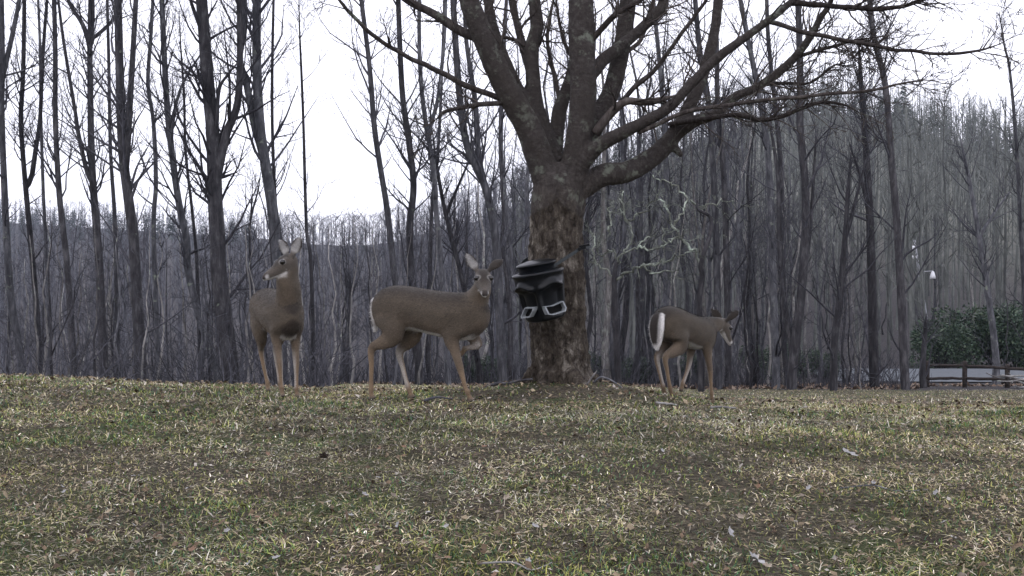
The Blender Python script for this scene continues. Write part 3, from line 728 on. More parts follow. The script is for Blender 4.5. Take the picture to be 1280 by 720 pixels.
tcol = ramp(nt, f1, [(.32, (.014, .011, .009)), (.44, (.042, .034, .027)), (.58, (.085, .072, .058)), (.72, (.22, .2, .165))])
pf = noise(nt, mapping(nt, co, (1, 1, .6)), 5, 5, .7)
tcol = mixc(nt, ramp(nt, pf, [(.53, (0, 0, 0)), (.66, (.7, .7, .7))]), tcol, ramp(nt, f1, [(.36, (.03, .025, .02)), (.46, (.15, .13, .11)), (.62, (.40, .37, .32))]))
cb = nt.nodes.new('ShaderNodeCombineXYZ'); nt.links.new(sp_.outputs[0], cb.inputs[0])
vm = nt.nodes.new('ShaderNodeVectorMath'); vm.operation = 'MULTIPLY_ADD'; nt.links.new(co, vm.inputs[0]); vm.inputs[1].default_value = (.25, .25, .25)
nt.links.new(cb.outputs[0], vm.inputs[2])
band0 = noise(nt, mapping(nt, vm.outputs[0], (1, 1, 1)), 60, 4, .7); iso = noise(nt, co, 30, 6, .75)
bm_ = nt.nodes.new('ShaderNodeMix'); bm_.inputs[0].default_value = .55; nt.links.new(band0, bm_.inputs[2]); nt.links.new(iso, bm_.inputs[3]); band = bm_.outputs[0]
bl = noise(nt, co, 7, 5, .7)
lcol = ramp(nt, band, [(.34, (.030, .026, .024)), (.5, (.056, .049, .046)), (.68, (.11, .10, .096))])
lcol = mixc(nt, ramp(nt, bl, [(.56, (0, 0, 0)), (.66, (.8, .8, .8))]), lcol, (.2, .22, .18))
lcol = mixc(nt, ramp(nt, noise(nt, co, 2.3, 3, .6), [(.4, (0, 0, 0)), (.65, (.6, .6, .6))]), lcol, (.05, .043, .038))
nt.links.new(mixc(nt, sp_.outputs[1], lcol, tcol), b.inputs['Base Color'])
mm = nt.nodes.new('ShaderNodeMath'); mm.operation = 'ADD'; nt.links.new(f1, mm.inputs[0]); nt.links.new(band, mm.inputs[1])
bump(nt, b, mm.outputs[0], 1.0, .028)
M['cherry'] = m
base_z = tz(*TREE)
ft = empty('old_tree', (TREE[0], TREE[1], base_z)); OFF = np.array([TREE[0], TREE[1], base_z])
tag(ft, 'big old spreading tree with flaky trunk and many heavy limbs, holding the feeder', 'tree')
V -= OFF; me.vertices.foreach_set('co', V.astype(np.float32).ravel()); me.name = 'trunk'
# keep texture coordinates in place: the mesh was displaced in world space, only its origin moves
obj('trunk', me, M['cherry'], ft)
M['cherry_twig'] = bark_mat('cherry_twig', (.024, .02, .019), (.05, .043, .04), (.105, .095, .088), lich=.6, scale=25)
THIN = [
 [(730,60,-.1,4),(767,21,-.2,3.5),(802,-2,-.3,3),(840,-30,-.4,2)],
 [(738,170,.1,3.6),(785,118,-.05,3.2),(823,82,-.1,2.8),(864,26,-.15,2.3),(884,0,-.2,2),(900,-30,-.2,1.4)],
 [(744,166,-.15,6),(777,130,-.25,5),(812,127,-.3,4.4),(847,118,-.4,4)],
 [(838,155,.05,3.4),(872,150,-.2,3.2),(912,144,-.4,3),(965,149,-.55,2.8),(1000,136,-.65,2.5),(1026,127,-.7,2.2),(1055,131,-.75,1.8),(1083,144,-.8,1.3)],
 [(799,166,-.3,3),(855,140,-.5,2.8),(905,131,-.6,2.6),(965,125,-.7,2.4),(1026,118,-.8,2.2),(1092,112,-.9,1.9),(1135,103,-.95,1.6),(1184,98,-1,1)],
 [(958,27,-.6,3.2),(1000,38,-.7,2.9),(1044,48,-.8,2.7),(1105,59,-.9,2.4),(1157,66,-1,2.1),(1205,66,-1.05,1.8),(1240,59,-1.1,1.5),(1271,41,-1.15,1)],
 [(985,5,-.62,4),(1020,5,-.66,3.5),(1052,9,-.7,3.2),(1105,11,-.8,2.8),(1140,4,-.85,2.4),(1170,-4,-.9,2),(1210,-25,-.95,1.2)],
 [(630,124,-.16,3.8),(573,102,-.3,3.4),(535,82,-.4,3.1),(496,64,-.5,2.8),(462,42,-.6,2.5),(441,21,-.65,2.2),(423,0,-.7,2),(400,-35,-.75,1.3)],
 [(606,52,-.26,6.6),(566,33,-.2,5.8),(535,14,-.15,5.2),(510,0,-.1,4.6),(470,-30,-.1,3.4),(430,-70,-.1,1.6)],
 [(634,128,-.17,3.4),(598,131,-.3,3),(576,135,-.4,2.6),(555,139,-.45,2.2),(545,149,-.5,1.6)],
 [(1000,70,-.28,2.6),(1030,60,-.3,2.2),(1065,52,-.35,1.8),(1100,46,-.4,1.2)],
 [(930,112,-.18,2.4),(975,104,-.2,2.2),(1012,104,-.25,1.8),(1040,84,-.3,1.4),(1052,80,-.3,1)],
 [(700,128,.3,3),(692,90,.4,2.6),(684,50,.45,2.2),(690,10,.5,1.8),(700,-30,.5,1.2)],
 [(720,80,.4,2.6),(706,52,.45,2.2),(698,20,.5,1.8),(694,-20,.5,1.2)],
 [(776,70,.36,3),(800,50,.5,2.6),(815,10,.6,2.2),(820,-30,.6,1.4)],
 [(662,62,.26,2.6),(640,48,.3,2.2),(606,44,.3,1.8),(580,30,.3,1.2)],
]
def twig_run(cr, q, r, n, rng, L0, L1, up, kids=(0, 4, 2), rmin=.0022, t0=.15):
    for j in range(n):
        t = rng.uniform(t0, 1); pp, dd, ii, ff = path_at(q, t)
        branch(cr, pp, side_dir(dd, rng.uniform(.5, 1.1), rng), rng.uniform(L0, L1) * (1.1 - .4 * t), np.clip(r[ii] * .45, .004, .012), 1, rng, up=up, wander=.17, kids=kids, rmin=rmin)
rt = np.random.default_rng(5)
for k, L in enumerate(THIN):
    q = cat_rom(to_w(L), 6); p, r = q[:, :3] - OFF, q[:, 3]
    p = p + np.stack([vnoise(p * 7 + 3.1 * k), vnoise(p * 7 + 9 + k), vnoise(p * 7 + 21 + k)], 1) * .012
    r = r * (1 - .7 * sstep(.72, 1.0, np.linspace(0, 1, len(r))))
    mb = MB(); bark_tube(mb, p, r, 8, rt, .12); br = mb.build('branch', M['cherry_twig'], ft)
    cr = MB(); twig_run(cr, p, r, 13 if k not in (3, 4, 5, 6, 10, 11) else 36, rt, .14, .6, .04, rmin=.0032)
    cr.build('twig_spray', M['cherry_twig'], br)['kind'] = 'stuff'
cr = MB()
for k, L in enumerate(LIMB[:-1]):
    q = cat_rom(to_w(L), 6); i0 = len(q) // 3
    twig_run(cr, q[i0:, :3] - OFF, q[i0:, 3], 9 if k < 7 else 14, rt, .25, .8, .1, t0=.0)
cr.build('crown', M['cherry_twig'], ft)

# crooked lichen-covered small tree behind the old tree
def lichen_tree():
    rng = np.random.default_rng(42); d = 21.0
    root_p = P(771, 470, d); gz = tq(root_p[0], d); off = np.array([root_p[0], d, gz])
    root = empty('lichen_tree', off); tag(root, 'small crooked tree with pale lichen-covered twisting branches', 'tree')
    def pp(L): return np.array([P(x, y, d + dd) for x, y, dd in L]) - off
    mb = MB()
    st = pp([(774, 490, 0), (771, 440, 0), (769, 390, 0), (768, 345, 0), (772, 325, 0)]); st[0, 2] = -.2
    bark_tube(mb, cat_rom(st, 5), np.linspace(.075, .045, 21), 8, rng)
    lim = [[(768,345,0),(752,335,.2),(742,328,.4),(734,331,.5)],[(770,330,0),(778,318,-.2),(796,308,-.3),(810,298,-.5),(818,292,-.6)],
           [(772,326,0),(765,312,.3),(751,318,.5),(748,300,.6),(752,290,.7)],[(770,350,0),(790,338,-.3),(806,332,-.6),(822,330,-.8),(842,324,-1),(856,318,-1.1),(876,312,-1.2)],
           [(876,330,-1.2),(862,310,-1.1),(850,296,-1),(842,282,-1),(834,262,-1),(824,250,-.9),(821,236,-.9)],[(850,296,-1),(832,303,-.9),(829,290,-.8),(836,284,-.8)],
           [(842,282,-1),(850,266,-.9),(860,250,-.8),(840,232,-.7),(826,226,-.6),(812,218,-.5)],[(860,250,-.8),(874,256,-.7),(886,258,-.7),(908,250,-.6),(918,256,-.5)],
           [(778,318,-.2),(790,300,-.1),(783,276,0),(776,262,0),(764,270,.1)],[(783,276,0),(778,250,.1),(780,235,.1)],[(783,276,0),(800,268,-.1),(815,252,-.2),(820,246,-.2)],
           [(796,308,-.3),(812,312,-.4),(828,306,-.5),(836,300,-.5)],[(762,290,.5),(760,262,.6),(768,250,.6)],[(806,332,-.6),(815,342,-.6),(840,340,-.7),(852,350,-.8)],
           [(742,328,.4),(745,300,.4),(740,290,.4)]]
    st2 = pp([(876, 490, -1.2), (877, 430, -1.2), (874, 380, -1.2), (878, 345, -1.2), (876, 330, -1.2), (887, 295, -1.1), (888, 272, -1), (873, 262, -1), (872, 250, -.9)]); st2[0, 2] = -.3
    bark_tube(mb, cat_rom(st2, 5), np.linspace(.07, .025, 41), 8, rng)
    mb.build('trunk', M['bark_dark'], root)
    cr = MB()
    for L in lim:
        q = cat_rom(pp(L), 5); q = q + rng.normal(0, .03, q.shape); r = np.linspace(.023, .008, len(q)) * (1.4 if len(L) > 6 else 1)
        br = MB(); bark_tube(br, q, r, 6, rng, .2); bo = br.build('branch', M['bark_lichen'], root)
        twig_run(cr, q, r, 7, rng, .25, .9, .02, kids=(0, 3, 2), rmin=.0045)
    cr.build('crown', M['bark_lichen'], root)
lichen_tree()

# ------------------------------------------------------------------ evergreen bushes
M['evergreen'] = attr_mat('evergreen_leaf', .55, .35, 30, .3)
def bush_mesh(seed, n, rx, ry, h):
    rng = np.random.default_rng(seed); Vs = []; lobes = []
    for k in range(13):
        a = rng.uniform(0, 6.28); q = rng.random() ** .5 * .75
        lobes.append((np.array([math.cos(a) * q * rx, math.sin(a) * q * ry, h * rng.uniform(.25, .72)]), rng.uniform(.3, .5)))
    li = rng.integers(0, len(lobes), n); c = np.array([lobes[i][0] for i in li]); s = np.array([lobes[i][1] for i in li])
    dv = rng.normal(0, 1, (n, 3)); dv /= np.linalg.norm(dv, axis=1)[:, None]
    p = c + dv * (s * rng.uniform(.55, 1.05, n))[:, None] * np.array([rx, ry, h * .85]) * .8
    p[:, 2] = np.clip(p[:, 2], .03, None)
    ax = dv * .6 + rng.normal(0, .5, (n, 3)); ax[:, 2] -= .25; ax /= np.linalg.norm(ax, axis=1)[:, None]
    sd = np.cross(ax, rng.normal(0, 1, (n, 3))); sd /= np.linalg.norm(sd, axis=1)[:, None]
    L = rng.uniform(.07, .15, n)[:, None]; W = L * .3
    V = np.stack([p, p + ax * L * .5 + sd * W, p + ax * L, p + ax * L * .5 - sd * W], 1).reshape(-1, 3)
    pal = np.array([(.025, .05, .028), (.035, .065, .035), (.02, .038, .024), (.055, .08, .045)])
    col = pal[rng.integers(0, 4, n)] * rng.uniform(.7, 1.3, (n, 1))
    st = MB()
    for k in range(16):
        a = rng.uniform(0, 6.28); e = lobes[k % 13][0]
        st.thin(np.array([[math.cos(a) * .15, math.sin(a) * .15, -.1], e * [.4, .4, .5], e]), np.array([.03, .022, .012]), 4)
    return mesh_np('foliage', V, np.arange(n)[:, None] * 4 + np.arange(4)[None], None, np.repeat(col, 4, 0), False), st.mesh('stem')
BV = [bush_mesh(50 + i, 5200, 1.6, 1.4, 2.3) for i in range(3)]
for f_, s_ in BV: f_.materials.append(M['evergreen']); s_.materials.append(M['bark_dark'])
def bush(px, d, s, k, label, group=None):
    x = (px - 640) / F * d; o = empty('evergreen_bush', (x, d, tq(x, d)), k * 1.7); o.scale = (s * 1.05, s, s)
    obj('foliage', BV[k % 3][0], None, o); obj('stem', BV[k % 3][1], None, o); tag(o, label, 'bush', group)
for k, (px, d, s) in enumerate([(1176, 50, 1.2), (1207, 52, 1.5), (1240, 50.5, 1.5), (1274, 51, 1.6), (1310, 52, 1.5)]):
    bush(px, d, s, k, 'large dark evergreen bush across the road from the rail fence', 'evergreen bushes across the road')
for k, (px, d, s) in enumerate([(866, 40, .62), (935, 38, .7), (985, 41, .8), (1030, 39, .6), (745, 36, .55), (640, 34, .5), (598, 35, .5), (800, 37, .5)]):
    bush(px, d, s, k + 1, 'low dark evergreen bush among the trunks of the wood', 'evergreen bushes in the wood')

# ------------------------------------------------------------------ rail fence, pole, brush
M['fence'] = plain('weathered_rail', (.018, .014, .013), (.055, .045, .04), 14, .9, .2, .5, .01, (1, 1, 1))
def fence():
    d = 32.0; px = [1112, 1159, 1206, 1259, 1312]; topy = [447, 452.5, 452.5, 456.5, 460]
    dd = [33.6, 32.8, 32, 31.2, 30.4]; pos = []
    x0 = (1159 - 640) / F * 32.8; root = empty('rail_fence', (x0, 32.8, tq(x0, 32.8))); off = np.array(root.location)
    tag(root, 'dark wooden rail fence with two rails beside the road', 'fence'); rng = np.random.default_rng(8)
    for p, ty, de in zip(px[1:], topy[1:], dd[1:]):
        t = P(p, ty, de); g = tq(t[0], t[1]); pos.append((t, g))
        mb = MB(); q = np.array([[t[0], t[1], g - .25], [t[0], t[1], (g + t[2]) / 2], [t[0] + .01, t[1], t[2]], [t[0] + .01, t[1], t[2] + .04]]) - off
        bark_tube(mb, q, [.085, .08, .078, .05], 8, rng, .15); mb.build('post', M['fence'], root)
    for (a, ga), (c, gc) in zip(pos[:-1], pos[1:]):
        for fr in (.86, .36):
            p0 = np.array([a[0], a[1] - .03, ga + (a[2] - ga) * fr]) - off; p1 = np.array([c[0], c[1] - .03, gc + (c[2] - gc) * fr]) - off
            u_ = (p1 - p0) * .03; mb = MB(); q = np.linspace(p0 - u_, p1 + u_, 7) + rng.normal(0, .008, (7, 3)); bark_tube(mb, q, np.full(7, .048), 7, rng, .2)
            mb.build('rail', M['fence'], root)
fence()
M['pole'] = plain('weathered_pole', (.28, .29, .32), (.42, .43, .46), 6, .8, .2, .3, .01, (1, 1, .1))
M['lamp_white'] = plain('white_enamel', (.78, .79, .82), (.86, .87, .9), 3, .35, .5, 0)
def pole():
    d = 58.0; b0 = P(1163, 440, d); g = tq(b0[0], d); t = P(1143, 300, d)
    root = empty('utility_pole', (b0[0], d, g)); off = np.array([b0[0], d, g]); tag(root, 'pale leaning utility pole half hidden by the trees, with white fittings', 'pole')
    mb = MB(); mb.tube(np.array([[b0[0] + .05, d, g - .3], P(1157, 392, d), P(1148, 335, d), t]) - off, [.11, .09, .08, .06], 8); mb.build('shaft', M['pole'], root)
    for (px, py, r, h) in ((1142, 310, .13, .26), (1143, 321, .13, .2)):
        mb = MB(); c = P(px, py, d - .18) - off
        mb.tube([c + [0, 0, -h / 2], c + [0, 0, -h / 4], c + [0, 0, h / 4], c + [0, 0, h / 2]], [r * .6, r, r, r * .5], 10); mb.build('insulator', M['lamp_white'], root)
    c = P(1166, 343, d) - off; s0 = P(1149, 340, d) - off
    mb = MB(); mb.tube([s0, c + [0, 0, .2]], [.03, .03], 5); mb.build('arm', M['pole'], root)
    mb = MB(); mb.tube([c + [0, 0, -.25], c + [0, 0, -.1], c + [0, 0, .12], c + [0, 0, .2]], [.17, .15, .09, .04], 12); mb.build('lamp_head', M['lamp_white'], root)
pole()
def brush_pile(px, py, d, n, label, name, m, spread, rngseed, R0=.018):
    rng = np.random.default_rng(rngseed); c = P(px, py, d); g = tq(c[0], d); root = empty(name, (c[0], d, g)); tag(root, label, 'branches')
    for k in range(n):
        a = rng.uniform(-.5, .5) + (math.pi if rng.random() < .5 else 0); L = rng.uniform(.5, 1.3) * spread; p = np.array([rng.normal(0, .25) * spread, rng.normal(0, .25), rng.uniform(.02, .3) * spread])
        dv = np.array([math.cos(a), math.sin(a) * .5, rng.uniform(-.1, .45)]); q = np.array([p - dv * L * .5, p - dv * L * .1 + rng.normal(0, .04, 3), p + dv * L * .25 + rng.normal(0, .05, 3), p + dv * L * .5 + [0, 0, .1 * rng.normal()]])
        q[:, 2] = np.maximum(q[:, 2], .01); q = cat_rom(q, 3); mb = MB(); bark_tube(mb, q, np.linspace(R0, R0 * .4, len(q)) * rng.uniform(.6, 1.3), 6, rng, .2); mb.build('stick', m, root)
brush_pile(1283, 476, 29.5, 12, 'heap of pale dead branches at the end of the rail fence', 'brush_pile', M['bark_pale'], 1.3, 3, .035)

# fallen sticks near the old tree
def stick(L, r, m, label, seed, name='fallen_stick'):
    rng = np.random.default_rng(seed); pts = []
    for px, py, d, up in L:
        x = (px - 640) / F * d; pts.append([x, d, tz(x, d) + r * .6 + up])
    q = cat_rom(pts, 5); off = q[0].copy(); mb = MB(); bark_tube(mb, q - off, np.linspace(r, r * .5, len(q)), 7, rng, .25)
    o = mb.build(name, M[m], None); o.location = off; tag(o, label, 'stick')
stick([(742, 0, 8.75, .0), (750, 0, 8.72, .055), (759, 0, 8.73, .05), (768, 0, 8.69, .03), (779, 0, 8.66, -.01)], .010, 'bark_grey', 'pale arched stick lying against the root mound of the old tree', 1)
stick([(734, 0, 8.55, .0), (740, 0, 8.6, .06), (746, 0, 8.7, .11)], .010, 'bark_pale', 'short pale stick propped upright on the root mound', 2)
stick([(888, 0, 7.75, .01), (900, 0, 7.78, .02), (920, 0, 7.8, .012)], .012, 'bark_pale', 'straight pale stick on the grass below the walking deer', 3)
stick([(820, 0, 7.75, .01), (832, 0, 7.72, .015), (846, 0, 7.75, .01)], .010, 'bark_pale', 'short pale stick in the trodden grass near the old tree', 4)
stick([(530, 0, 7.7, .01), (545, 0, 7.75, .03), (566, 0, 7.8, .01)], .012, 'bark_grey', 'grey stick lying in the grass under the sideways deer', 5)
stick([(606, 0, 8.9, -.01), (622, 0, 8.82, .015), (636, 0, 8.8, .008), (650, 0, 8.76, .03), (666, 0, 8.72, .03)], .016, 'bark_dark', 'grey surface root running out from the old tree', 6, 'surface_root')
stick([(1050, 0, 4.05, .0), (1090, 0, 4.06, .012), (1120, 0, 4.0, .004), (1160, 0, 4.03, .008)], .0032, 'bark_grey', 'long thin grey twig lying in the grass in front', 7, 'fallen_twig')
stick([(596, 0, 2.88, .012), (640, 0, 2.86, .02), (665, 0, 2.84, .006), (690, 0, 2.9, .008)], .0035, 'bark_pale', 'flat straw-coloured stem lying in the near grass', 8, 'fallen_twig')

HAZE = .00024
# ------------------------------------------------------------------ deer
COAT = np.array((.078, .064, .049)); BACK = np.array((.037, .031, .026)); FLANK = np.array((.115, .089, .065)); WHITE = np.array((.66, .65, .64))
TAN = np.array((.185, .132, .084)); DARK = np.array((.022, .018, .016)); GREY = np.array((.082, .071, .061))
def mixv(a, b, f): f = np.asarray(f)[..., None]; return a * (1 - f) + b * f
class Loft:
    def __init__(s): s.mb = MB(); s.P = []; s.K = []
    def ring(s, cen, U, W, ru, rv_top, rv_bot, colf, sides=22, per=5):
        """stations: centre, axes U (side) and W (up), half sizes; resampled smoothly"""
        cen, U, W = (np.asarray(q, float) for q in (cen, U, W)); n0 = len(cen)
        A = np.concatenate([cen, U, W, np.stack([ru, rv_top, rv_bot], 1)], 1); A = cat_rom(A, per); n = len(A)
        cen, U, W = A[:, :3], A[:, 3:6], A[:, 6:9]; sz = np.maximum(A[:, 9:], .002)
        U = U / np.linalg.norm(U, axis=1)[:, None]; W = W / np.linalg.norm(W, axis=1)[:, None]
        a = np.arange(sides) / sides * 2 * math.pi; ca, sa = np.cos(a), np.sin(a)
        rv = np.where(sa[None] > 0, sz[:, 1:2], sz[:, 2:3])
        V = cen[:, None] + (sz[:, 0:1] * ca[None])[..., None] * U[:, None] + (rv * sa[None])[..., None] * W[:, None]
        t = np.linspace(0, 1, n)[:, None] + 0 * ca[None]
        K = colf(t, ca[None] + 0 * t, sa[None] + 0 * t)
        i = np.arange(n - 1)[:, None] * sides; j = np.arange(sides)[None]; k = (j + 1) % sides
        Q = np.stack([i + j, i + k, i + sides + k, i + sides + j], -1).reshape(-1, 4); Vf = V.reshape(-1, 3); b_ = n * sides; jj = np.arange(sides); kk = (jj + 1) % sides
        T = np.concatenate([np.stack([np.full(sides, b_), kk, jj], 1), np.stack([np.full(sides, b_ + 1), (n - 1) * sides + jj, (n - 1) * sides + kk], 1)])
        s.mb.add(np.concatenate([Vf, cen[[0]], cen[[-1]]]), Q, T); s.P.append(Vf); s.K.append(K.reshape(-1, 3))
M['fur'] = None
def fur_mat():
    m, nt, b = mat('deer_fur', .9, .12)
    a = nt.nodes.new('ShaderNodeAttribute'); a.attribute_name = 'Col'
    co = coords(nt); f = noise(nt, mapping(nt, co, (70, 90, 160)), 1.0, 4, .65); g = noise(nt, co, 9, 4, .6)
    c = mixc(nt, 1.0, a.outputs['Color'], ramp(nt, f, [(.25, (.68, .68, .68)), (.75, (1.32, 1.3, 1.27))]), 'MULTIPLY')
    c = mixc(nt, 1.0, c, ramp(nt, g, [(.3, (.85, .84, .83)), (.7, (1.15, 1.14, 1.12))]), 'MULTIPLY')
    nt.links.new(c, b.inputs['Base Color']); bump(nt, b, f, .7, .006)
    b.inputs['Sheen Weight'].default_value = .12; b.inputs['Sheen Roughness'].default_value = .6
    return m
M['fur'] = fur_mat()
M['hair'] = attr_mat('deer_hair', .85, .15, 20, .1)
M['eye'] = plain('deer_eye', (.006, .005, .005), (.012, .01, .008), 4, .12, .6, 0)

def deer(loc, theta, spec, label, gap=0.0):
    lx, ly = loc; ct, st = math.cos(theta), math.sin(theta)
    bz = spec.get('bz', tz(lx, ly)); k_ = spec.get('scale', 1.0)
    def toL(v): v = np.asarray(v, float); return np.array([v[0] * ct + v[1] * st, -v[0] * st + v[1] * ct, v[2]])
    root = empty('deer', (lx, ly, bz), theta); tag(root, label, 'deer')
    lf = Loft()
    # torso
    t = np.array(spec['torso'], float); n = len(t)
    cen = np.stack([t[:, 0], t[:, 4] if t.shape[1] > 4 else 0 * t[:, 0], (t[:, 1] * .56 + t[:, 2] * .44)], 1)
    def ctor(tt, c, s):
        k = mixv(COAT, BACK, sstep(.15, .95, s)); k = mixv(k, FLANK, sstep(-.25, -.7, s) * .6)
        belly = sstep(-.80, -.93, s) * sstep(.22, .34, tt) * sstep(.86, .74, tt); k = mixv(k, WHITE * .85, belly)
        rump = sstep(.09, .03, tt) * sstep(.75, .35, np.abs(c)); k = mixv(k, WHITE, rump * .9)
        br = sstep(.78, .86, tt) * sstep(-.35, -.75, s); k = mixv(k, np.array((.035, .027, .021)), br * spec.get('brisket', .5)); return k
    lf.ring(cen, [[0, 1, 0]] * n, [[0, 0, 1]] * n, t[:, 3], t[:, 1] - cen[:, 2], cen[:, 2] - t[:, 2], ctor, 28)
    # head frame
    hf = unit(toL(spec['face'])); hl = unit(np.cross([0, 0, 1], hf)); hu = np.cross(hf, hl); hc = np.array(spec['skull'], float)
    if 'roll' in spec:
        a = spec['roll']; hl, hu = hl * math.cos(a) + hu * math.sin(a), hu * math.cos(a) - hl * math.sin(a)
    hs = spec.get('head', 1.0)
    H = lambda s, l, u: hc + (hf * s + hl * l + hu * u) * hs
    # neck
    nk = np.array(spec['neck'], float); last = H(-.035, 0, -.02)
    q = np.concatenate([nk[:, :3], [last]]); nw = np.append(nk[:, 3], .058 * hs); nd = np.append(nk[:, 4], .062 * hs)
    tg = np.gradient(q, axis=0); U = np.array([unit(np.cross([0, 0, 1], tt) if abs(unit(tt)[2]) < .93 else np.array([0, 1., 0])) for tt in tg])
    sidev = np.array([0, 1., 0]); U = np.array([unit(sidev * (1 - f) + hl * f) for f in np.linspace(0, .9, len(q))])
    W = np.array([unit(np.cross(tt, uu)) for tt, uu in zip(tg, U)])
    def cnk(tt, c, s):
        k = mixv(COAT, BACK, sstep(.3, .9, s)); k = mixv(k, FLANK, sstep(-.2, -.8, s) * .5); return mixv(k, WHITE * .8, sstep(.74, .86, tt) * sstep(-.5, -.85, s))
    lf.ring(q, U, W, nw, nd, nd, cnk, 22)
    # skull and muzzle
    hd = np.array([(-.095, .030, .034, .030, .0), (-.07, .052, .056, .052, 0), (-.03, .064, .066, .066, 0), (.015, .066, .062, .07, -.002), (.055, .055, .052, .066, -.008), (.10, .041, .040, .052, -.018),
                   (.145, .034, .032, .040, -.026), (.18, .032, .028, .034, -.031), (.202, .027, .022, .027, -.034), (.214, .014, .012, .014, -.035)])
    def chd(tt, c, s):
        k = mixv(GREY * .95, BACK * .8, sstep(.45, .85, s) * sstep(.72, .4, tt)); k = mixv(k, WHITE * .75, sstep(-.55, -.8, s) * sstep(.3, .45, tt))
        k = mixv(k, WHITE * .7, sstep(.70, .75, tt) * sstep(.93, .90, tt) * sstep(.75, .25, s)); k = mixv(k, DARK, sstep(.80, .83, tt) * sstep(-.7, -.35, s)); k = mixv(k, DARK * 2, sstep(.70, .78, tt) * sstep(.5, .85, s)); return k
    nh = len(hd)
    lf.ring([H(a[0], 0, a[4]) for a in hd], [hl] * nh, [hu] * nh, hd[:, 1] * hs, hd[:, 2] * hs, hd[:, 3] * hs, chd, 22)
    for sg in (1, -1):      # brow ridge
        lf.ring([H(-.01, sg * .045, .036), H(.02, sg * .054, .036), H(.05, sg * .046, .03)], [hl] * 3, [hu] * 3, [.010, .013, .008], [.010, .012, .008], [.010, .012, .008], lambda tt, c, s: mixv(GREY, GREY, tt), 10)
    # ears
    for sg, ev, inn, ln in spec['ears']:
        e = unit(toL(ev)); iv = toL(inn); iv = unit(iv - e * iv.dot(e)); wv_ = np.cross(e, iv); b0 = H(-.055, sg * .05, .045)
        ts = np.array([-.15, .08, .25, .45, .65, .82, .94, 1.0]); wd = np.array([.018, .024, .037, .043, .040, .028, .014, .004])
        def ce(tt, c, s):
            k = np.where((s > .12)[..., None], mixv(WHITE * .42, GREY, sstep(.3, .12, tt)), BACK * .8); rim = sstep(.5, .72, np.abs(c)); return mixv(k, DARK * 1.5, rim * sstep(.25, .5, tt))
        lf.ring([b0 + e * ln * x - iv * (.012 * math.sin(max(x, 0) * 3.1)) for x in ts], [wv_] * 8, [iv] * 8, wd * hs, np.full(8, .005), np.array([.016, .02, .019, .017, .015, .012, .009, .004]), ce, 20)
    # tail
    tl = np.array(spec['tail'], float); nT = len(tl); tg = np.gradient(tl[:, :3], axis=0)
    bw = [unit(np.cross(tt, [0, 1, 0])) for tt in tg]; bw = [v if v[0] < 0 else -v for v in bw]
    def ctl(tt, c, s):
        k = np.where((s > -.3)[..., None], DARK * 1.2 + 0 * tt[..., None], WHITE); k = mixv(k, WHITE, sstep(spec['edge'], spec['edge'] + .15, -c)); k = mixv(k, WHITE, sstep(.8, .92, c) * .7); k = mixv(k, WHITE, sstep(.80, .9, tt)); k = mixv(k, WHITE, sstep(.3, .15, tt) * spec.get('cap', 0)); return mixv(k, BACK, sstep(.1, .03, tt))
    lf.ring(tl[:, :3], [[0, 1, 0]] * nT, bw, tl[:, 3], np.full(nT, .024), np.full(nT, .014), ctl, 18)
    # legs
    for kind, L in spec['legs']:
        L = np.array(L, float); c = L[:, :3].copy(); nl = len(L)
        fx, fy = c[-1, 0], c[-1, 1]; wx, wy = lx + fx * ct - fy * st, ly + fx * st + fy * ct; dz = tz(wx, wy) - bz if c[-1, 2] < .04 else 0
        c[:, 2] += dz * np.clip(1 - c[:, 2] / .6, 0, 1)
        tg = np.gradient(c, axis=0); U = np.array([[0, 1., 0]] * nl); W = np.array([unit(np.cross(tt, uu)) for tt, uu in zip(tg, U)])
        sgn = 1 if L[0, 1] > 0 else -1
        tz_ = np.linspace(0, 1, nl)
        def cl(tt, cc, s, sgn=sgn, kind=kind):
            k = mixv(COAT, FLANK, sstep(.1, .3, tt)); k = mixv(k, TAN, sstep(.34, .52, tt)); k = mixv(k, WHITE * .7, sstep(.2, .8, -cc * sgn) * sstep(.28, .42, tt) * sstep(.75, .6, tt) * .55)
            k = mixv(k, TAN * .75, sstep(.6, .8, tt) * .7); k = mixv(k, GREY * 1.3, sstep(.86, .9, tt) * .6); return mixv(k, DARK, sstep(.935, .965, tt))
        lf.ring(c, U, W, L[:, 4], L[:, 3], L[:, 3], cl, 16)
    me = remeshed(lf.mb.mesh('body'), .0085, 4, .5)
    V = vget(me)
    E = np.empty(len(me.edges) * 2, np.int32); me.edges.foreach_get('vertices', E); E = E.reshape(-1, 2); deg = np.maximum(np.bincount(E.ravel(), minlength=len(V)), 1)[:, None]
    wgt = sstep(.44, .54, V[:, 2]) * sstep(.13, .20, np.linalg.norm(V - H(.04, 0, .02), axis=1)) * sstep(-.44, -.40, V[:, 0])
    for sg, ev, inn, ln in spec['ears']: wgt = wgt * sstep(.07, .11, np.linalg.norm(V - (H(-.055, sg * .05, .045) + unit(toL(ev)) * ln * .6), axis=1))
    for _ in range(45):
        A_ = np.zeros_like(V)
        for ax_ in range(3): A_[:, ax_] = np.bincount(E[:, 0], V[E[:, 1], ax_], len(V)) + np.bincount(E[:, 1], V[E[:, 0], ax_], len(V))
        V = V + (A_ / deg - V) * (.5 * wgt)[:, None]
    me.vertices.foreach_set('co', V.astype(np.float32).ravel()); me.update()
    src = np.concatenate(lf.P); col = np.concatenate(lf.K)
    kd = kdtree.KDTree(len(src))
    for i_, p_ in enumerate(src): kd.insert(p_, i_)
    kd.balance(); K = np.empty((len(V), 3))
    for i_, v in enumerate(V):
        f = kd.find_n(v, 3); wt = np.array([1 / (x[2] + .002) ** 2 for x in f]); K[i_] = (col[[x[1] for x in f]] * wt[:, None]).sum(0) / wt.sum()
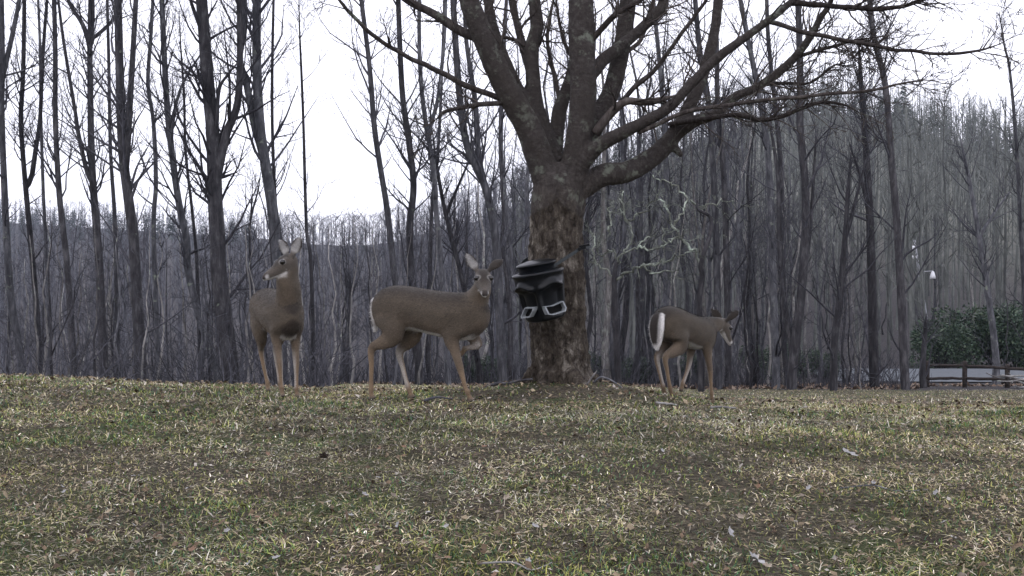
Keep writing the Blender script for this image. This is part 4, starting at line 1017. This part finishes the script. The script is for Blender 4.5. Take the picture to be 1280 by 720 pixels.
    eyes = [H(.034, sg * .0575, .027) for sg in (1, -1)]
    for sg, e in zip((1, -1), eyes):
        dd = np.linalg.norm((V - e) @ np.stack([hf, hl * .6, hu * 1.1], 1), axis=1); K = mixv(K, WHITE * .4, sstep(.031, .027, dd) * .5); K = mixv(K, DARK, sstep(.0235, .020, dd))
    K *= (1 + .10 * fbm(V * 14, 3))[:, None]
    a = me.color_attributes.new('Col', 'FLOAT_COLOR', 'POINT'); a.data.foreach_set('color', np.concatenate([K, np.ones((len(K), 1))], 1).astype(np.float32).ravel())
    me.polygons.foreach_set('use_smooth', np.ones(len(me.polygons), bool)); me.name = 'body'; me.materials.clear()
    bo = obj('body', me, M['fur'], root)
    # coat: short hairs lying along the body
    rng = np.random.default_rng(int(abs(lx) * 1000)); Nn = nget(me); nh_ = 55000; ix = rng.integers(0, len(V), nh_)
    v = V[ix]; nn2 = Nn[ix]; hd_ = np.linalg.norm(v - H(.05, 0, 0), axis=1)
    flow = np.tile(np.array([-1., 0, -.5]), (nh_, 1)); flow[v[:, 2] < .45] = (-.15, 0, -1); flow[hd_ < .2] = -hf; flow += rng.normal(0, .22, flow.shape)
    flow -= nn2 * (flow * nn2).sum(1)[:, None]; flow /= np.linalg.norm(flow, axis=1)[:, None] + 1e-6
    ln_ = np.where(v[:, 2] < .42, .009, .019) * np.where(hd_ < .19, .38, 1) * rng.uniform(.6, 1.3, nh_)
    ok = (np.min([np.linalg.norm(v - e, axis=1) for e in eyes], axis=0) > .026) & (K[ix].max(1) > .03) & (v[:, 2] > .05)
    v = v + np.cross(nn2, flow) * rng.uniform(-.004, .004, (nh_, 1)) + flow * rng.uniform(-.004, .004, (nh_, 1)) - nn2 * .0015
    tip = v + (flow * .93 + nn2 * rng.uniform(.12, .42, (nh_, 1))) * ln_[:, None]; sw = np.cross(nn2, flow) * np.where(v[:, 2] < .42, .0011, .0016)[:, None]
    hk = np.clip(K[ix] * rng.lognormal(.0, .28, (nh_, 1)) * (1 + .35 * fbm(v * np.array([9, 14, 22]), 2))[:, None], 0, .8)
    hv = np.stack([v - sw, v + sw, tip], 1)[ok]; nk_ = int(ok.sum())
    hm = mesh_np('coat', hv.reshape(-1, 3), None, np.arange(nk_ * 3).reshape(-1, 3), np.repeat(hk[ok], 3, 0), False)
    co_ = obj('coat', hm, M['hair'], root); co_['kind'] = 'stuff'
    for e in eyes:
        bm = bmesh.new(); bmesh.ops.create_uvsphere(bm, u_segments=14, v_segments=10, radius=.0205 * hs); em = bpy.data.meshes.new('eye'); bm.to_mesh(em); bm.free()
        for p_ in em.polygons: p_.use_smooth = True
        eo = obj('eye', em, M['eye'], root); eo.location = e
    root.scale = (k_,) * 3
    return root

TORSO = [(-.475, .77, .70, .03), (-.455, .835, .635, .085), (-.40, .895, .585, .135), (-.30, .928, .575, .158), (-.18, .925, .57, .165), (-.04, .905, .545, .17), (.10, .885, .515, .172), (.24, .872, .492, .165),
         (.36, .868, .485, .148), (.45, .85, .515, .12), (.52, .80, .565, .085), (.56, .74, .63, .035)]
def hind(y, foot, hock, stifle=(-.225, .50), fy=None, hip=(-.31, .74)):
    """hip, thigh, stifle, gaskin, hock, cannon, fetlock, pastern, hoof: (x, y, z, fore-aft radius, side radius)"""
    fy = y if fy is None else fy; sx, sz = stifle; hx, hz = hock; fx = foot
    m = lambda a, b, f: a * (1 - f) + b * f
    return [(hip[0], y * .75, hip[1], .13, .07), (m(hip[0], sx, .5), y, m(hip[1], sz, .5), .135, .075), (sx, y * 1.05, sz, .095, .06), (m(sx, hx, .55), m(y, fy, .35), m(sz, hz, .55), .058, .04),
            (hx, m(y, fy, .55), hz, .036, .027), (m(hx, fx, .3), m(y, fy, .7), hz * .68, .022, .019), (m(hx, fx, .62), m(y, fy, .9), hz * .38, .0195, .0175), (m(hx, fx, .82), fy, .085, .024, .021), (m(hx, fx, .93), fy, .05, .019, .018), (fx + .01, fy, .022, .026, .021), (fx + .022, fy, -.004, .03, .022)]
def fore(y, foot, knee, elbow=(.30, .50), fy=None, sh=(.36, .68)):
    fy = y if fy is None else fy; ex, ez = elbow; kx, kz = knee; fx = foot; m = lambda a, b, f: a * (1 - f) + b * f
    return [(sh[0], y * .8, sh[1], .12, .06), (m(sh[0], ex, .55), y, m(sh[1], ez, .55), .105, .06), (ex, y, ez, .07, .045), (m(ex, kx, .45), m(y, fy, .4), m(ez, kz, .45), .042, .033), (kx, m(y, fy, .6), kz, .031, .026),
            (m(kx, fx, .3), m(y, fy, .75), kz * .7, .021, .019), (m(kx, fx, .62), m(y, fy, .9), kz * .38, .019, .0175), (m(kx, fx, .84), fy, .08, .0235, .021), (m(kx, fx, .94), fy, .048, .0185, .0175), (fx + .01, fy, .02, .026, .021), (fx + .022, fy, -.004, .03, .022)]
tailA = [(-.44, 0, .83, .03), (-.475, 0, .80, .04), (-.492, 0, .74, .046), (-.487, 0, .67, .044), (-.472, 0, .60, .034), (-.458, 0, .545, .014)]

# sideways deer, head turned to the camera
thA = R(-22)
specA = dict(torso=TORSO, skull=(.535, -.06, .975), face=(.10, -.85, -.50), head=1.0, brisket=.25, edge=.99, cap=1.0,
    neck=[(.30, 0, .69, .12, .15), (.41, -.005, .76, .105, .125), (.475, -.015, .845, .085, .098), (.515, -.035, .915, .070, .080)],
    ears=[(-1, (-.52, .10, .85), (-.15, -1, .05), .165), (1, (.72, .35, .60), (.55, .9, .1), .15)], tail=tailA,
    legs=[('h', hind(-.095, -.455, (-.45, .405), (-.25, .52))), ('h', hind(.085, -.185, (-.29, .37), (-.17, .52))),
          ('f', fore(-.085, .425, (.345, .27), (.27, .50))),
          ('f', [(.36, .07, .68, .12, .06), (.36, .085, .60, .10, .06), (.375, .085, .53, .066, .045), (.405, .085, .485, .048, .038), (.425, .085, .455, .036, .030), (.40, .085, .435, .026, .022), (.355, .085, .425, .02, .018), (.31, .085, .415, .0235, .02), (.295, .085, .39, .019, .018), (.275, .085, .375, .025, .02), (.26, .085, .36, .026, .02)])])
deer((-.70, 8.0), thA, specA, 'grey-brown deer standing side on with one foreleg lifted, its face towards the camera')

# alert deer facing the camera, head turned aside
thB = math.atan2(-.88, .47)
specB = dict(torso=TORSO, skull=(.515, -.055, 1.125), face=(-.76, -.50, -.40), head=1.12, brisket=1.0, edge=.7,
    neck=[(.28, 0, .70, .13, .16), (.39, 0, .79, .115, .14), (.455, -.01, .90, .10, .118), (.49, -.03, 1.01, .085, .10)],
    ears=[(1, (.42, -.05, .9), (-.1, -1, .1), .17), (-1, (-.45, .25, .85), (-.35, -.9, .05), .16)], tail=tailA,
    legs=[('h', hind(-.085, -.27, (-.37, .37), (-.2, .52), fy=-.0)), ('h', hind(.09, -.33, (-.43, .36), (-.24, .52), fy=.13)), ('f', fore(-.085, .44, (.40, .29), (.33, .52), fy=-.06, sh=(.38, .70))), ('f', fore(.085, .43, (.39, .29), (.32, .52), fy=.065, sh=(.38, .70)))])
deer((-2.07, 8.62), thB, specB, 'alert brown deer facing the camera with head high and turned aside')

# walking deer seen from behind, head low
thC = R(50)
def lower(T, f): return [(a * f, b_ * f, c * f, d * f) for a, b_, c, d in T]
TC = [(-.46, .74, .67, .03), (-.44, .80, .60, .085), (-.385, .85, .555, .13), (-.29, .872, .545, .15), (-.17, .86, .53, .155), (-.04, .825, .50, .158), (.10, .795, .465, .158), (.22, .775, .45, .15), (.33, .76, .45, .135), (.42, .735, .475, .11), (.49, .69, .52, .08), (.53, .64, .57, .035)]
specC = dict(torso=TC, skull=(.675, -.055, .655), face=(.52, .22, -.82), head=.95, brisket=.2, edge=.42,
    neck=[(.28, 0, .63, .11, .14), (.40, 0, .655, .092, .112), (.50, -.015, .675, .074, .088), (.59, -.035, .685, .062, .072)],
    ears=[(-1, (.72, .05, .55), (.5, .8, -.1), .15), (1, (-.55, .25, .65), (.2, .9, .1), .15)],
    tail=[(-.43, 0, .80, .035), (-.468, 0, .775, .066), (-.495, 0, .70, .080), (-.50, 0, .62, .074), (-.495, 0, .54, .052), (-.485, 0, .47, .012)],
    legs=[('h', hind(-.085, -.34, (-.47, .385), (-.23, .50), fy=-.06, hip=(-.30, .70))), ('h', hind(.075, -.34, (-.42, .37), (-.22, .50), fy=.02, hip=(-.30, .70))),
          ('f', fore(-.08, .38, (.345, .27), (.29, .47), sh=(.34, .62))),
          ('f', [(.34, .065, .62, .11, .055), (.31, .08, .54, .09, .055), (.27, .08, .46, .062, .042), (.245, .08, .39, .04, .032), (.225, .08, .31, .03, .026), (.185, .08, .235, .021, .019), (.135, .08, .165, .0195, .0175), (.10, .08, .12, .0235, .02), (.085, .08, .095, .019, .018), (.075, .08, .07, .025, .02), (.07, .08, .048, .027, .02)])])
deer((1.63, 9.29), thC, specC, 'deer walking away with head lowered, dark tail edged in white')

# ------------------------------------------------------------------ feeder strapped to the trunk
def plastic(name, c1, c2, rough, spec=.5):
    return plain(name, c1, c2, 30, rough, spec, .08, .002)
M['plastic'] = plastic('black_plastic', (.003, .0035, .0045), (.006, .007, .009), .30, .22)
M['rim'] = plastic('worn_rim', (.14, .155, .165), (.26, .28, .29), .5)  # pale grey rims round the feeder ports
M['hole'] = plastic('dark_inside', (.004, .004, .004), (.007, .007, .007), .8, .1)
M['strap'] = plain('strap_web', (.025, .03, .032), (.06, .066, .07), 60, .8, .2, .3, .003)
def feeder():
    d = 8.56; c = P(676, 361, d)
    root = empty('feeder', c); root.rotation_euler = (R(5), R(-10.5), 0)
    tag(root, 'black plastic feeder barrel strapped crookedly to the old tree trunk', 'feeder')
    azp = [R(27), R(-52)]                       # port bearings from straight at the camera
    na, prof = 120, [(-.272, 0), (-.272, .10), (-.270, .150), (-.262, .166), (-.24, .176), (-.20, .182), (-.16, .188), (-.12, .192), (-.08, .196), (-.045, .200), (-.02, .203), (0, .206), (.015, .209), (.03, .212), (.045, .214), (.06, .215), (.09, .216), (.118, .217), (.128, .226), (.142, .229), (.152, .226), (.158, .205), (.160, .17)]
    az = np.arange(na) / na * 2 * math.pi; V = []
    for z, r in prof:
        rr = np.full(na, r)
        if -.25 < z < .075:
            for a0 in azp:
                da = np.abs((az - a0 + math.pi) % (2 * math.pi) - math.pi); wdt = R(33)
                inside = sstep(wdt + .12, wdt - .12, da); arch = .035 + .018 * np.cos(np.clip(da / wdt, 0, 1) * math.pi / 1.0)
                hood = np.exp(-((z - arch) / .016) ** 2) * inside; rec = inside * sstep(arch - .012, arch - .05, np.full(na, z)) * sstep(-.25, -.17, z)
                rr = rr + .030 * hood - .040 * rec
        V.append(np.stack([np.sin(az) * rr, -np.cos(az) * rr, np.full(na, z)], 1))
    V = np.array(V); n = len(prof); i = np.arange(n - 1)[:, None] * na; j = np.arange(na)[None]; k = (j + 1) % na
    obj('hopper', mesh_np('hopper', V.reshape(-1, 3), np.stack([i + j, i + k, i + na + k, i + na + j], -1).reshape(-1, 4)), M['plastic'], root)
    def lathe(prof, na=72):
        a = np.arange(na) / na * 2 * math.pi; V = np.array([np.stack([np.sin(a) * r, -np.cos(a) * r, np.full(na, z)], 1) for z, r in prof]); n = len(prof)
        i = np.arange(n - 1)[:, None] * na; j = np.arange(na)[None]; k = (j + 1) % na
        return mesh_np('lid', V.reshape(-1, 3), np.stack([i + j, i + k, i + na + k, i + na + j], -1).reshape(-1, 4))
    obj('lid', lathe([(.158, .160), (.165, .163), (.205, .163), (.208, .172), (.214, .178), (.224, .178), (.231, .172), (.236, .155), (.246, .12), (.253, .07), (.256, .0)]), M['plastic'], root)
    for a0, hw in zip(azp, (.098, .080)):
        f = np.array([math.sin(a0), -math.cos(a0), 0]); s = np.array([math.cos(a0), math.sin(a0), 0]); u = unit(np.array([0, 0, 1.]) * .82 + f * -.35)
        c0 = f * .186 + np.array([0, 0, -.172]); h = .047
        cor = [(-hw, h * .8), (-hw * .2, h * .62), (hw, h), (hw * 1.05, -h * .35), (hw * .82, -h), (-hw * .45, -h * 1.15), (-hw * .95, -h * .8)] if a0 > 0 else [(-hw * .5, h), (hw, h * .9), (hw * .95, h * .3), (hw * .5, -h * .9), (-hw * .9, -h), (-hw, -h * .6)]
        cor = np.array([c0 + s * x + u * y for x, y in cor]); nr = len(cor); cc = cor.mean(0)
        out_ = cor + f * .016; inn = cc + (cor - cc) * .86 + f * .016; bk = cc + (cor - cc) * .82 - f * .03; sk = cc + (cor - cc) * 1.04 - f * .035
        j = np.arange(nr); k = (j + 1) % nr
        po = obj('port', mesh_np('port', np.concatenate([bk, [cc - f * .03]]), None, np.stack([j, k, np.full(nr, nr)], 1), None, False), M['hole'], root)
        Vv = np.concatenate([sk, out_, inn, bk]); Qq = np.concatenate([np.stack([j + q * nr, k + q * nr, k + (q + 1) * nr, j + (q + 1) * nr], 1) for q in range(3)])
        obj('rim', mesh_np('rim', Vv, Qq, None, None, False), M['rim'], po)
    # strap: a flat band from the feeder round the trunk
    inv = root.matrix_basis.inverted()
    def band(pts, hw, m, name, par):
        pts = cat_rom(pts, 8); L = np.array([np.array(inv @ Vector(p)) for p in pts]); up = np.array(inv.to_3x3() @ Vector((0, 0, 1)))
        V = np.concatenate([L + up * hw, L - up * hw]); n = len(L); i = np.arange(n - 1); me_ = mesh_np(name, V, np.stack([i, i + 1, n + i + 1, n + i], 1), None, None, False)
        o = obj(name, me_, m, par); md = o.modifiers.new('t', 'SOLIDIFY'); md.thickness = .005; md.offset = 0; return o
    tx, ty = TREE
    p0 = P(690, 334, 8.47); p1 = P(702, 326, 8.50); p2 = P(716, 317, 8.60); p3 = P(727, 310, 8.68); p4 = np.array([tx + .30, ty, p3[2] + .03]); p5 = np.array([tx + .06, ty + .30, p3[2] + .02]); p6 = np.array([tx - .27, ty + .06, p3[2] - .08]); p7 = P(646, 338, 8.66)
    sb = band([p0, p1, p2, p3, p4, p5, p6, p7], .016, M['strap'], 'strap', root)
    rb = MB(); q = np.array(inv @ Vector(P(728, 309, 8.64))); rb.box(q, (.03, .02, .018)); rb.box(q + [.035, -.012, .012], (.028, .012, .010)); rb.box(q + [-.03, -.01, -.012], (.012, .016, .014))
    rb.build('ratchet_buckle', M['plastic'], root, False)
feeder()

# ------------------------------------------------------------------ single dead leaves one can pick out in the near grass
def leaf_mesh(seed):
    rng = np.random.default_rng(seed); ou = []
    n = 16
    for i in range(n):
        a = i / n * 2 * math.pi; r = (.5 + .12 * math.cos(a * 5 + seed) + rng.uniform(-.07, .07)); ou.append([math.cos(a) * r, math.sin(a) * r * .62, 0])
    ou = np.array(ou); ri = ou * .5; V = np.concatenate([ou, ri, [[0, 0, 0]]])
    curl = rng.uniform(.3, .8); V[:, 2] = curl * V[:, 1] ** 2 * 1.6 + .25 * V[:, 0] ** 2 + rng.normal(0, .03, len(V)); V[-1, 2] -= .02
    j = np.arange(n); k = (j + 1) % n
    return mesh_np('dead_leaf', V, np.stack([j, k, n + k, n + j], 1), np.stack([n + j, n + k, np.full(n, 2 * n)], 1))
LM = [leaf_mesh(i) for i in range(6)]
LC = [('pale grey', (.17, .165, .16), (.36, .355, .355)), ('pale tan', (.2, .16, .12), (.36, .31, .25)), ('russet brown', (.12, .07, .045), (.24, .15, .1)), ('dark brown', (.03, .022, .018), (.07, .052, .042))]
LX = []
for nm, c1, c2 in LC:
    m_ = plain('leaf_' + nm.replace(' ', '_'), c1, c2, 3.5, .8, .25, .3, .02); ms = []
    for l in LM: q = l.copy(); q.materials.append(m_); ms.append(q)
    LX.append(ms)
rl = np.random.default_rng(12)
def leaf(px, py, size, kind, label=None, group=None):
    d = CAMZ * F / (py - HOR)
    for _ in range(3): x = (px - 640) / F * d; z = tz(x, d); d = (CAMZ - z - .02) * F / (py - HOR)
    o = obj('dead_leaf', LX[kind][rl.integers(0, 6)]); o.location = (x, d, tz(x, d) + .028); o.rotation_euler = (rl.normal(0, .35) + .25, rl.normal(0, .35), rl.uniform(0, 6.28)); s = size / F * d; o.scale = (s, s, s)
    nm = LC[kind][0]; tag(o, label or nm + ' dead leaf lying in the short grass', 'leaf', group or nm + ' leaves in the grass')
leaf(945, 703, 34, 0, 'largest pale grey curled leaf lying on bare earth in front', 'largest leaf')
leaf(405, 572, 15, 3, 'dark curled leaf beside a pale scrap in the grass', 'dark curled leaf')
leaf(1060, 568, 22, 0)
for px, py, s, k in [(913, 668, 16, 0), (925, 648, 12, 1), (236, 612, 11, 0), (372, 625, 10, 1), (535, 643, 11, 0), (558, 660, 10, 0), (618, 722, 12, 2), (735, 640, 11, 1), (760, 635, 12, 0), (820, 628, 10, 1), (980, 662, 12, 0), (1245, 652, 11, 0), (1180, 655, 9, 0),
    (456, 620, 10, 0), (120, 625, 12, 1), (80, 617, 9, 0), (1010, 612, 9, 0), (845, 592, 9, 1), (700, 575, 8, 0), (760, 573, 9, 2), (320, 560, 8, 1), (600, 690, 12, 1), (660, 705, 13, 0), (560, 700, 12, 2), (1115, 690, 13, 2), (1200, 700, 13, 1), (240, 690, 13, 2), (180, 660, 12, 3), (490, 585, 8, 3), (1090, 605, 10, 2), (1150, 560, 9, 1), (670, 520, 7, 2), (30, 580, 9, 0), (875, 705, 13, 1), (770, 690, 12, 2), (345, 700, 12, 0), (430, 715, 13, 1), (1040, 640, 10, 1), (948, 610, 9, 2)]:
    leaf(px, py, s * .85, k)
for _ in range(50):
    py = 500 + 215 * rl.random() ** .7; leaf(rl.uniform(5, 1275), py, rl.uniform(7, 10) * (.7 + .5 * (py - 480) / 240), int(rl.choice(4, p=[.2, .25, .33, .22])))

# ------------------------------------------------------------------ the air
lo, hi = np.array([-760., -110., float(Z.min()) - 1.5]), np.array([760., 830., 95.])
hb = MB(); hb.box((lo + hi) / 2, (hi - lo) / 2)
hm = bpy.data.materials.new('haze'); hm.use_nodes = True; nt = hm.node_tree; nt.nodes.clear()
ho = nt.nodes.new('ShaderNodeOutputMaterial'); pv = nt.nodes.new('ShaderNodeVolumePrincipled')
pv.inputs['Color'].default_value = (.72, .83, 1.0, 1); pv.inputs['Density'].default_value = HAZE; pv.inputs['Anisotropy'].default_value = .2
nt.links.new(pv.outputs[0], ho.inputs['Volume'])
tag(hb.build('haze', hm, None, False), 'thin cold bluish air in front of the wooded slopes', 'haze', kind='stuff')
